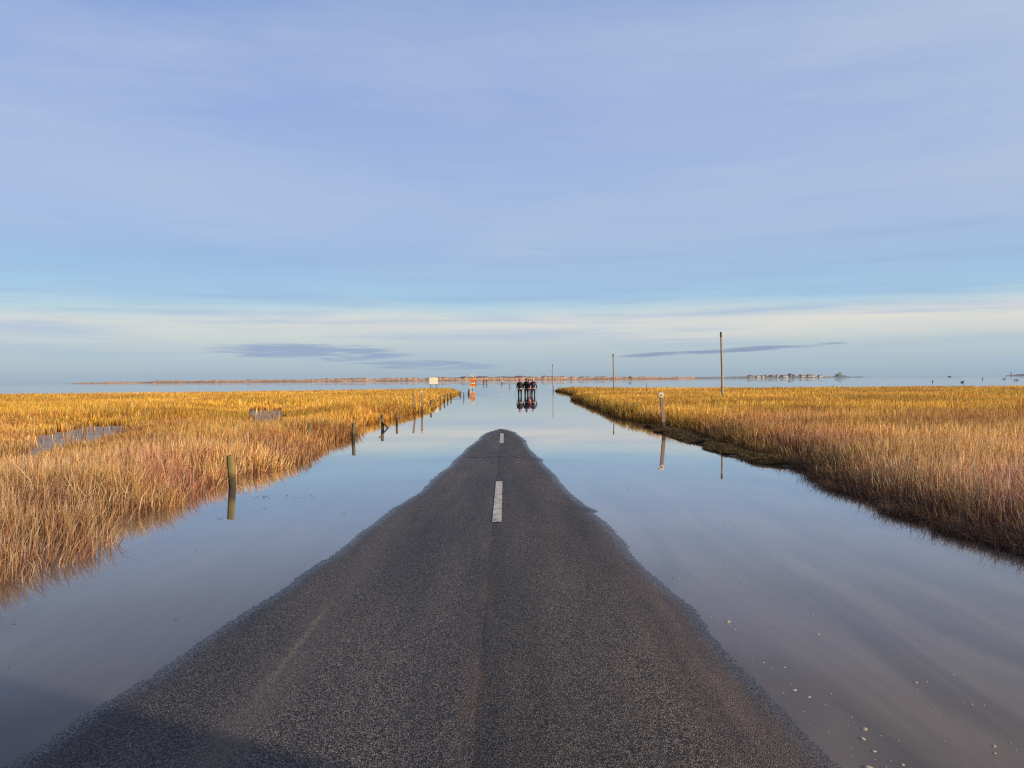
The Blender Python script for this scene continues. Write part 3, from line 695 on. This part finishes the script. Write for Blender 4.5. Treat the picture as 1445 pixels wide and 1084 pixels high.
# orange and white warning board with a white box on top
bx, by = atd(667, 110); e = empty('warning_board', (bx, by, 0), R(4)); tag(e, 'tall orange and white warning board with white box on top, standing in the water', 'sign')
bm = bmesh.new(); add_box(bm, (0, .06, .9), (.09, .09, 2.6)); done('post', bm, m_brown, e)
bm = bmesh.new(); add_box(bm, (0, 0, .95), (.78, .05, 1.30), bev=.01); bd = done('panel', bm, m_orange, e)
for z_, c_ in ((.93, .22), (.33, .10)):
    bm = bmesh.new(); add_box(bm, (0, -.03, z_), (.70, .02, c_)); done('white_band', bm, m_white, bd)
for z_, c_ in ((1.32, .18), (.72, .12)):
    bm = bmesh.new(); add_box(bm, (0, -.03, z_), (.66, .02, c_)); done('red_band', bm, m_red, bd)
for (u, v, a, c) in [(-.2, .95, .16, .14), (.1, .97, .2, .1), (.02, .5, .1, .12), (-.18, 1.1, .2, .05), (.16, 1.12, .2, .05)]:
    bm = bmesh.new(); add_box(bm, (u, -.045, v), (a, .015, c)); done('dark_mark', bm, m_black, bd)
bm = bmesh.new(); add_box(bm, (0, 0, 1.98), (.42, .3, .34), bev=.02); bxo = done('top_box', bm, m_white, e)
bm = bmesh.new(); add_box(bm, (.06, -.155, 2.0), (.2, .02, .07)); done('slot', bm, m_black, bxo)

# far-off sand refuge on legs
bx, by = atd(889, 620); e = empty('refuge_hut', (bx, by, 0)); tag(e, 'tiny brown refuge hut on legs far out in the water before the dunes', 'hut')
bm = bmesh.new(); add_box(bm, (0, 0, 2.0), (2.2, 2.0, 1.3), bev=.03); done('cabin', bm, m_brown, e)
bm = bmesh.new(); v = [bm.verts.new(p) for p in [(-1.3, -1.2, 2.66), (1.3, -1.2, 2.66), (1.3, 1.2, 2.66), (-1.3, 1.2, 2.66), (-1.3, 0, 3.2), (1.3, 0, 3.2)]]
for f in [(0, 1, 5, 4), (2, 3, 4, 5), (0, 4, 3), (1, 2, 5), (0, 3, 2, 1)]: bm.faces.new([v[i] for i in f])
done('roof', bm, m_brown, e)
for sx_ in (-.9, .9):
    for sy_ in (-.8, .8):
        bm = bmesh.new(); add_tube(bm, [(sx_*1.1, sy_*1.1, -.4), (sx_, sy_, 1.4)], .12, 6); done('leg', bm, m_brown, e)

# ------------------------------------------------------------------ people
def cloth(name, c): return simple(name, c, tuple(x*.75 for x in c), rough=.9, scale=25, bump=.3, dist=.004)
m_skin = simple('skin', (.52, .33, .24), (.48, .29, .2), rough=.55, scale=20, bump=.05)
m_dark = cloth('black_cloth', (.012, .012, .014)); m_navy = cloth('navy_cloth', (.03, .032, .06)); m_pink = cloth('pink_knit', (.75, .05, .16))
m_redc = cloth('red_cloth', (.42, .05, .04)); m_purp = cloth('purple_cloth', (.10, .07, .16)); m_greyc = cloth('grey_cloth', (.14, .12, .13)); m_wine = cloth('wine_cloth', (.13, .03, .035))
m_lilac = cloth('lilac_knit', (.5, .42, .62)); m_palec = cloth('pale_cloth', (.62, .55, .52)); m_hair = simple('hair', (.06, .035, .02), rough=.6, scale=60)
def skin_obj(name, verts, edges, mt, parent, sub=1, root=0):
    me = bpy.data.meshes.new(name); me.from_pydata([v[:3] for v in verts], edges, []); me.materials.append(mt)
    o = bpy.data.objects.new(name, me); COL.objects.link(o); o.parent = parent
    sk = o.modifiers.new('skin', 'SKIN'); sk.use_smooth_shade = True
    if not me.skin_vertices: me.skin_vertices.new(name='')
    for i, v in enumerate(verts):
        r = v[3]; me.skin_vertices[0].data[i].radius = r if hasattr(r, '__len__') else (r, r); me.skin_vertices[0].data[i].use_root = (i == root)
    sb_ = o.modifiers.new('smooth', 'SUBSURF'); sb_.levels = sub; sb_.render_levels = sub
    dg = bpy.context.evaluated_depsgraph_get(); dg.update()
    me2 = bpy.data.meshes.new_from_object(o.evaluated_get(dg)); o.modifiers.clear(); o.data = me2
    if not me2.materials: me2.materials.append(mt)
    return o
def person(px, depth, H, sink, label, jacket, trousers, hat, rz=0, stride=.16, lean=.05, pack=None, packlab='', poles=None, group='walkers wading along the flooded road', build=1.0, arm_out=.0):
    x, y = atd(px, depth); k = H/1.72
    e = empty('person', (x, y, -sink), rz); e.scale = (k, k, k); tag(e, label, 'person', group)
    L = lean; s = stride
    sh = 1.42; hp = .92
    P = {}
    hx = .10; kn = .5
    V = [(0, 0, hp, (.15*build, .11)), (0, L*.5, 1.12, (.135*build, .10)), (0, L, 1.33, (.165*build, .11)), (0, L*1.2, 1.47, .06), (0, L*1.5, 1.55, .058), (0, L*1.7+.01, 1.63, (.082, .092)), (0, L*1.8, 1.71, .055)]
    E = [(0, 1), (1, 2), (2, 3), (3, 4), (4, 5), (5, 6)]
    legs = {}
    for sd_, fwd in ((-1, s), (1, -s)):
        i = len(V); V += [(sd_*.10, fwd*.1, .84, .085), (sd_*.11, fwd*.7+.03, kn, .058), (sd_*.11, fwd*1.1-.02, .1, .038), (sd_*.12, fwd*1.1-.02, .045, .04), (sd_*.13, fwd*1.1+.15, .03, .032)]
        E += [(0, i), (i, i+1), (i+1, i+2), (i+2, i+3), (i+3, i+4)]; legs[sd_] = i
        j = len(V); V += [(sd_*.19, L, 1.40, .055), (sd_*(.25+arm_out), L-fwd*.4, 1.14, .042), (sd_*(.25+arm_out), L-fwd*1.0+.12, .94, .03), (sd_*(.245+arm_out), L-fwd*1.1+.15, .88, (.018, .036))]
        E += [(2, j), (j, j+1), (j+1, j+2), (j+2, j+3)]
        hnd = j+3; hxx, hyy, hzz = V[hnd][:3]
        for q, (oy, ln) in enumerate(((-.030, .065), (-.010, .078), (.010, .074), (.030, .058))):
            a_ = len(V); V += [(hxx, hyy+oy, hzz-.035, .009), (hxx-sd_*.012, hyy+oy, hzz-.035-ln*.6, .009), (hxx-sd_*.03, hyy+oy, hzz-.035-ln, .008)]
            E += [(hnd, a_), (a_, a_+1), (a_+1, a_+2)]
        a_ = len(V); V += [(hxx-sd_*.01, hyy+.045, hzz-.005, .011), (hxx-sd_*.02, hyy+.06, hzz-.045, .009)]; E += [(hnd, a_), (a_, a_+1)]
    skin_obj('body', V, E, m_skin, e)
    # face details on the head
    fy = L*1.7+.01
    bm = bmesh.new(); add_tube(bm, [(0, fy+.085, 1.645), (0, fy+.115, 1.62)], [.009, .014], 6); done('nose', bm, m_skin, e, True)
    for s_ in (-1, 1):
        bm = bmesh.new(); add_tube(bm, [(s_*.075, fy, 1.65), (s_*.098, fy-.012, 1.63)], [.012, .022], 6); done('ear', bm, m_skin, e, True)
        bm = bmesh.new(); bmesh.ops.create_uvsphere(bm, u_segments=8, v_segments=6, radius=.012, matrix=Matrix.Translation((s_*.033, fy+.083, 1.655))); done('eye', bm, m_dark, e)
    # jacket and trousers follow the same skeleton, slightly fuller
    jv = [(0, 0, .86, (.19*build, .15)), (0, L*.5, 1.12, (.175*build, .14)), (0, L, 1.35, (.20*build, .145)), (0, L*1.2, 1.47, .085)]; je = [(0, 1), (1, 2), (2, 3)]
    for sd_, fwd in ((-1, s), (1, -s)):
        j = len(jv); jv += [(sd_*.2, L, 1.40, .08), (sd_*(.26+arm_out), L-fwd*.4, 1.14, .065), (sd_*(.255+arm_out), L-fwd*1.0+.12, .94, .05)]
        je += [(2, j), (j, j+1), (j+1, j+2)]
    skin_obj('jacket', jv, je, jacket, e)
    tv = [(0, 0, .93, (.165*build, .13))]; te = []
    for sd_, fwd in ((-1, s), (1, -s)):
        i = len(tv); tv += [(sd_*.105, fwd*.1, .82, .105), (sd_*.112, fwd*.7+.03, kn, .078), (sd_*.112, fwd*1.1-.02, .13, .058)]; te += [(0, i), (i, i+1), (i+1, i+2)]
    skin_obj('trousers', tv, te, trousers, e)
    for sd_, fwd in ((-1, s), (1, -s)):
        skin_obj('boot', [(sd_*.115, fwd*1.1-.03, .2, .058), (sd_*.12, fwd*1.1-.03, .06, .055), (sd_*.13, fwd*1.1+.17, .045, .042)], [(0, 1), (1, 2)], m_dark, e)
    bm = bmesh.new(); bmesh.ops.create_uvsphere(bm, u_segments=16, v_segments=10, radius=.118, matrix=Matrix.Translation((0, fy-.015, 1.685)) @ Matrix.Diagonal((.92, 1.03, .86, 1)))
    bmesh.ops.delete(bm, geom=[v for v in bm.verts if v.co.z < 1.655 and v.co.y > fy-.05] , context='VERTS')
    done('hat' if hat else 'hair', bm, hat or m_hair, e, True)
    if pack:
        r = empty('rucksack', (x, y, -sink), rz); r.scale = (k, k, k); tag(r, packlab, 'rucksack', 'rucksacks worn by the walkers')
        bm = bmesh.new(); add_box(bm, (0, L-.24, 1.22), (.36, .21, .52), Matrix.Rotation(R(-5), 3, 'X'), bev=.07); b0 = done('pack_body', bm, pack, r, True)
        bm = bmesh.new(); add_box(bm, (0, L-.36, 1.12), (.25, .07, .25), bev=.03); done('front_pocket', bm, pack, r, True)
        bm = bmesh.new(); add_box(bm, (0, L-.24, 1.49), (.31, .2, .08), bev=.035); done('lid', bm, pack, r, True)
        for s_ in (-1, 1):
            bm = bmesh.new(); add_tube(bm, [(s_*.13, L-.14, 1.46), (s_*.135, L+.02, 1.52), (s_*.14, L+.15, 1.40), (s_*.15, L+.13, 1.15), (s_*.17, L-.1, 1.05)], .018, 6); done('strap', bm, pack, r, True)
    if poles:
        sd_, dx = poles; fwd = s if sd_ < 0 else -s
        r = empty('walking_pole', (x, y, -sink), rz); r.scale = (k, k, k); tag(r, 'thin walking pole planted in the water beside the ' + ('pink-hatted' if sd_ < 0 else 'lilac-hatted') + ' walker', 'walking pole', 'walking poles')
        hx_, hy_ = sd_*(.24+arm_out), L-fwd*1.1+.16
        bm = bmesh.new(); add_tube(bm, [(hx_+dx, hy_-.25, .05), (hx_, hy_, .86)], [.008, .011], 6); done('shaft', bm, m_greyc, r)
        bm = bmesh.new(); add_tube(bm, [(hx_, hy_, .80), (hx_-dx*.12, hy_+.02, .97)], .018, 8); done('grip', bm, m_dark, r)
    return e
person(733.6, 66, 1.66, .29, 'walker in pink hat and black jacket, left of the wading group', m_dark, m_dark, m_pink, pack=m_dark, packlab='bulky black rucksack on the pink-hatted walker', stride=.10, poles=(-1, -.3), build=1.05)
person(742.8, 67, 1.70, .30, 'dark hooded walker in black, middle of the wading group', m_dark, m_dark, m_dark, pack=m_dark, packlab='black rucksack on the hooded middle walker', stride=.07, build=1.08)
person(746.6, 72, 1.64, .30, 'walker in red jacket half hidden behind the middle walkers', m_redc, m_wine, m_redc, stride=.1)
person(752.4, 66.5, 1.68, .29, 'walker in purple jacket and lilac hat, right of the wading group', m_purp, m_navy, m_lilac, pack=m_navy, packlab='navy rucksack on the lilac-hatted walker', stride=.16, lean=.12, poles=(1, .25), arm_out=.05)
person(708.3, 225, 1.72, .30, 'distant lone walker in pale top far along the flooded road', m_palec, m_dark, m_redc, stride=.12, group='walkers far away')
person(671.3, 270, 1.7, .3, 'distant dark walker nearest to the orange board', m_wine, m_dark, None, group='walkers far away')
person(682.3, 265, 1.7, .3, 'distant walker in wine red, left of a far pair', m_wine, m_dark, None, group='walkers far away')
person(686.4, 265, 1.72, .3, 'distant walker in wine red, right of a far pair', m_wine, m_wine, None, group='walkers far away')

# ------------------------------------------------------------------ distant land
def ridge(name, D, prof, mt, rows=9, depth=90, base=-.3, jag=.0, seed=1):
    """prof: list of (px, height m); land at distance D rising from the water and falling behind"""
    xs = np.linspace(prof[0][0], prof[-1][0], int((prof[-1][0]-prof[0][0])*1.6)+8)
    hs = np.interp(xs, [p[0] for p in prof], [p[1] for p in prof])
    hs = hs*(1+jag*(fbm(xs*.13, xs*0+.5, seed, 5)-.5)*2)
    V = []
    for j in range(rows):
        f = j/(rows-1); d = D+depth*f; sh = math.sin(min(f*1.35, 1)*math.pi/2)**.9 if f < .8 else (1-f)/.2
        for xx, hh in zip(xs, hs):
            gx, gy = atd(xx, D); k = d/D
            nz = 1+.5*(float(fbm(np.array([xx*.25]), np.array([f*5.]), seed+7)[0])-.5)
            V.append((gx*k, gy*k, base+(hh-base)*sh*(nz if 0 < f < .8 else 1)))
    o = link(name, np_mesh(name, V, grid_quads(rows, len(xs)), smooth=True), mt); tag(o, kind='structure'); return o
m_dune, t, b = mat('dune_sand')
tcc = t.new('ShaderNodeNewGeometry').outputs['Position']; sp = t.new('ShaderNodeSeparateXYZ'); t.link(tcc, sp.inputs[0])
n1 = t.noise(t.mapping(tcc, (.03, .02, .25)), 1, 6, .65)
zf = t.math('ADD', t.math('MULTIPLY', sp.outputs[2], .11), t.math('MULTIPLY', t.math('SUBTRACT', n1, .5), 2.2))
cc = t.ramp(zf, [(.0, (.36, .21, .115)), (.1, (.30, .16, .08)), (.22, (.66, .42, .24)), (.55, (.58, .36, .21)), (.8, (.22, .15, .12)), (1., (.16, .11, .10))])
t.link(cc, b.inputs['Base Color']); b.inputs['Roughness'].default_value = .95
DS = 1500
dp = [(99, .1), (105, 1.0), (112, 1.6), (125, 2.2), (140, 2.6), (152, 3.4), (165, 2.8), (180, 2.6), (205, 3.0), (222, 4.4), (240, 4.6), (262, 3.8), (290, 4.0), (320, 4.2), (350, 4.4), (380, 5.0), (395, 4.2),
      (430, 4.5), (460, 5.2), (484, 6.2), (500, 6.0), (515, 6.4), (523, 4.8), (545, 5.2), (560, 5.4), (575, 6.6), (590, 5.4), (610, 6.0), (625, 7.4), (640, 6.2), (655, 7.8), (670, 6.5), (686, 7.4), (700, 6.0), (716, 6.6), (735, 7.6), (760, 6.4), (775, 7.0), (795, 5.6), (830, 5.4), (860, 5.0), (900, 4.6), (940, 4.0), (975, 3.5), (990, .1)]
ridge('dunes', DS, [(a_, b_*1.12) for a_, b_ in dp], m_dune, jag=.3, depth=160)
m_far = simple('far_land', (.25, .25, .22), (.33, .31, .28), scale=.01, bump=0)  # far materials greyed and cooled: distance haze put into their base colours
m_far2 = simple('far_hill', (.15, .19, .22), (.18, .21, .22), scale=.01, bump=0)
m_far3 = simple('far_headland', (.19, .17, .21), (.22, .2, .22), scale=.01, bump=0)
ridge('island', 2700, [(930, 1), (955, 5), (1000, 5.5), (1060, 6.5), (1100, 7), (1150, 6), (1175, 4), (1186, .1)], m_far, jag=.15, depth=300, seed=4)
ridge('castle_hill', 3600, [(1166, .5), (1173, 4), (1178, 6), (1184, 15), (1190, 12), (1195, 5), (1204, 2), (1214, 3.5), (1222, .5)], m_far2, jag=.1, depth=150, seed=5)
ridge('headland', 5200, [(1417, .5), (1424, 6), (1432, 7), (1438, 12), (1455, 14), (1500, 12), (1540, .5)], m_far3, jag=.1, depth=300, seed=6)
# houses of the far village
m_hw = simple('far_wall', (.42, .40, .38), (.36, .34, .32), scale=.3, bump=0); m_hr = simple('far_roof', (.20, .17, .17), (.24, .17, .15), scale=.3, bump=0)
m_hg = simple('far_glass', (.05, .06, .08), rough=.2, bump=0); m_hl = simple('far_render', (.66, .64, .60), (.6, .58, .54), scale=.3, bump=0)
def gable(bm, L_, D_, h, rh, ov=.3):
    z = h; v = [bm.verts.new(p) for p in [(-L_/2-ov, -D_/2-ov, z), (L_/2+ov, -D_/2-ov, z), (L_/2+ov, D_/2+ov, z), (-L_/2-ov, D_/2+ov, z), (-L_/2-ov, 0, z+rh), (L_/2+ov, 0, z+rh)]]
    for f in [(0, 1, 5, 4), (2, 3, 4, 5), (0, 4, 3), (1, 2, 5), (0, 3, 2, 1)]: bm.faces.new([v[i] for i in f])
rr = random.Random(5); hn = 0
hx = 1058
while hx < 1166:
    big_ = 1111 < hx < 1116
    L_ = rr.uniform(8, 17); Hh = rr.uniform(3, 4.6) if not big_ else 7; D_ = 8
    gx, gy = atd(hx, 2610+rr.uniform(0, 120)); zb = 3.4+rr.uniform(0, 2)
    e = empty('village_house', (gx, gy, zb), rr.uniform(-.5, .5)); pale = rr.random() < .35
    tag(e, ('highest roofed house standing up from the far village skyline' if big_ else ('tiny pale-walled house in the far village beyond the marsh' if pale else 'tiny grey stone house in the far village beyond the marsh')), 'house', 'far village houses beyond the right marsh')
    bm = bmesh.new(); add_box(bm, (0, 0, Hh/2-1), (L_, D_, Hh+2)); wl_ = done('wall', bm, m_hl if pale else m_hw, e)
    bm = bmesh.new(); gable(bm, L_, D_, Hh, 2.6); rf = done('roof', bm, m_hr, e)
    bm = bmesh.new(); add_box(bm, (L_*.35, 0, Hh+2.6), (1.2, 1.2, 2.0)); done('chimney', bm, m_hw, rf)
    for u in (-.28, .28):
        bm = bmesh.new(); add_box(bm, (u*L_, -D_/2-.03, Hh*.6), (1.3, .1, 1.5)); done('window', bm, m_hg, e)
    hx += rr.choice([1.8, 3, 4.5, 9])*rr.uniform(.8, 1.2)
# castle on its crag
gx, gy = atd(1184.5, 3590); e = empty('castle', (gx, gy, 12)); tag(e, 'tiny blue-grey castle on its crag at the right end of the far island', 'castle')
bm = bmesh.new(); add_box(bm, (0, 0, 2), (16, 12, 8)); done('keep', bm, m_far2, e)
bm = bmesh.new(); add_box(bm, (-12, 0, 0), (12, 9, 6)); done('wing', bm, m_far2, e)
bm = bmesh.new(); add_box(bm, (3, 0, 9), (4.5, 4.5, 7)); done('tower', bm, m_far2, e)
# lighthouse beacon far right
gx, gy = atd(1427, 5190); e = empty('lighthouse', (gx, gy, 5)); tag(e, 'faint far lighthouse tower on the headland at the right edge', 'lighthouse')
bm = bmesh.new(); add_tube(bm, [(0, 0, -2), (0, 0, 17)], [3.4, 2.3], 12); done('tower', bm, m_far3, e)
bm = bmesh.new(); add_tube(bm, [(0, 0, 17), (0, 0, 17.8), (0, 0, 20.5), (0, 0, 22)], [3.2, 2, 2, .3], 12); done('lantern', bm, m_hg, e)
# small boat far out
gx, gy = atd(1340, 1300); e = empty('boat', (gx, gy, 0), R(10)); tag(e, 'tiny dark boat with low cabin far out on the sea to the right', 'boat')
bm = bmesh.new(); st_ = []
for (xx, wd, zt) in [(-3, .9, .9), (-1.5, 1.2, .85), (.5, 1.25, .95), (2, .85, 1.15), (3.3, .05, 1.45)]:
    st_.append([bm.verts.new(p) for p in [(xx, -wd, zt), (xx*.95, -wd*.55, -.3), (xx*.95, wd*.55, -.3), (xx, wd, zt)]])
for a, b_ in zip(st_, st_[1:]):
    for k in range(3): bm.faces.new((a[k], a[k+1], b_[k+1], b_[k]))
    bm.faces.new((a[0], b_[0], b_[3], a[3]))
bm.faces.new(st_[0]); done('hull', bm, m_navy, e)
bm = bmesh.new(); add_box(bm, (-.6, 0, 1.5), (1.8, 1.5, 1.2), bev=.1); done('cabin', bm, m_hg, e)
bm = bmesh.new(); add_tube(bm, [(.6, 0, .9), (.6, 0, 3)], .05, 6); done('mast', bm, m_dark, e)
# gulls / waders resting on the water
m_bird = simple('bird', (.10, .09, .09), (.2, .18, .17), scale=20, bump=0); m_beak = simple('beak', (.35, .2, .05), rough=.5, bump=0)
def bird_mesh():
    bm = bmesh.new(); add_tube(bm, [(-.44, 0, .15), (-.26, 0, .12), (-.12, 0, .09), (.05, 0, .08), (.18, 0, .11), (.24, 0, .20), (.26, 0, .30), (.29, 0, .36), (.34, 0, .37)], [.012, .06, .10, .115, .09, .055, .04, .055, .02], 10)
    bmesh.ops.recalc_face_normals(bm, faces=bm.faces)
    me = bpy.data.meshes.new('body'); bm.to_mesh(me); bm.free(); me.materials.append(m_bird); return me
bme = bird_mesh()
bm = bmesh.new(); add_tube(bm, [(.33, 0, .36), (.41, 0, .345)], [.014, .004], 6); bke = bpy.data.meshes.new('beak'); bm.to_mesh(bke); bm.free(); bke.materials.append(m_beak)
BL = ['dark bird on the water left of all the others', 'dark bird on the water, second from the left', 'larger dark bird on the water between boat and headland', 'dark bird on the water below the lighthouse headland tip',
      'dark bird on the water, left of the close pair at far right', 'dark bird on the water, right of the close pair at far right']
for (px, py, s_), lb in zip([(1316, 539.5, 1.3), (1358, 540, 1.4), (1386.5, 535.7, 2.2), (1417, 535.5, 2.), (1431.5, 537, 1.3), (1435.5, 537, 1.6)], BL):
    gx, gy = at(px, py); e = empty('bird', (gx, gy, 0), random.random()*6); e.scale = (s_,)*3; tag(e, lb, 'bird', 'birds resting on the far water')
    for nm, me in (('body', bme), ('beak', bke)):
        o = bpy.data.objects.new(nm, me); COL.objects.link(o); o.parent = e

# ------------------------------------------------------------------ unseen van, added out of frame to cast the lower-left shadow
m_van = simple('van_paint', (.55, .56, .58), (.5, .51, .53), rough=.35, scale=2, bump=0); m_tyre = simple('tyre', (.02, .02, .02), rough=.9); m_glass = simple('van_glass', (.02, .025, .03), rough=.08, bump=0)
m_chrome = simple('hub', (.5, .5, .5), rough=.3, metal=1, bump=0)
e = empty('shadow_van', (3.25, .12, -.05)); tag(e, 'unseen silver van added out of view to cast the lower-left shadow', 'van')
bm = bmesh.new()
prof = [(0, .35), (0, .95), (-.06, 1.25), (-.26, 2.5), (-.4, 2.72), (-4.9, 2.72), (-5.0, 2.6), (-5.0, .35)]
Lv = [bm.verts.new((-.93, y_, z_)) for y_, z_ in prof]; Rv = [bm.verts.new((.93, y_, z_)) for y_, z_ in prof]
bm.faces.new(Lv); bm.faces.new(Rv[::-1])
for k in range(len(prof)): q = (k+1) % len(prof); bm.faces.new((Lv[k], Rv[k], Rv[q], Lv[q]))
bmesh.ops.bevel(bm, geom=list(bm.edges), offset=.05, segments=2, affect='EDGES'); done('body', bm, m_van, e)
bm = bmesh.new(); add_box(bm, (0, -.142, 1.8), (1.6, .02, .8), Matrix.Rotation(R(9.1), 3, 'X')); done('windscreen', bm, m_glass, e)
for s_ in (-1, 1):
    for yy in (-.95, -2.3, -3.7):
        bm = bmesh.new(); add_box(bm, (s_*.935, yy-.1, 1.6), (.02, .9, .6), bev=.008); done('window', bm, m_glass, e)
    bm = bmesh.new(); add_box(bm, (s_*.68, .01, .78), (.34, .06, .2), bev=.02); done('headlight', bm, m_white, e)
    bm = bmesh.new(); add_box(bm, (s_*1.05, -.55, 1.3), (.2, .1, .24), bev=.03); done('mirror', bm, m_tyre, e)
    for yy in (-.95, -4.05):
        bm = bmesh.new(); bmesh.ops.create_cone(bm, cap_ends=True, segments=28, radius1=.34, radius2=.34, depth=.22, matrix=Matrix.Translation((s_*.86, yy, .3)) @ Matrix.Rotation(R(90), 4, 'Y')); wh = done('wheel', bm, m_tyre, e)
        bm = bmesh.new(); bmesh.ops.create_cone(bm, cap_ends=True, segments=20, radius1=.2, radius2=.18, depth=.24, matrix=Matrix.Translation((s_*.865, yy, .3)) @ Matrix.Rotation(R(90), 4, 'Y')); done('rim', bm, m_chrome, wh)
bm = bmesh.new(); add_box(bm, (0, .04, .45), (1.8, .12, .22), bev=.03); done('bumper', bm, m_tyre, e)

# ------------------------------------------------------------------ render settings
S.view_settings.view_transform = 'Standard'; S.view_settings.look = 'None'; S.view_settings.exposure = 0; S.view_settings.gamma = 1
S.render.engine = 'CYCLES'
try:
    S.cycles.max_bounces = 6; S.cycles.transparent_max_bounces = 8; S.cycles.use_denoising = False; S.cycles.filter_width = 1.25
    S.cycles.caustics_reflective = False; S.cycles.sample_clamp_indirect = 4
except Exception: pass
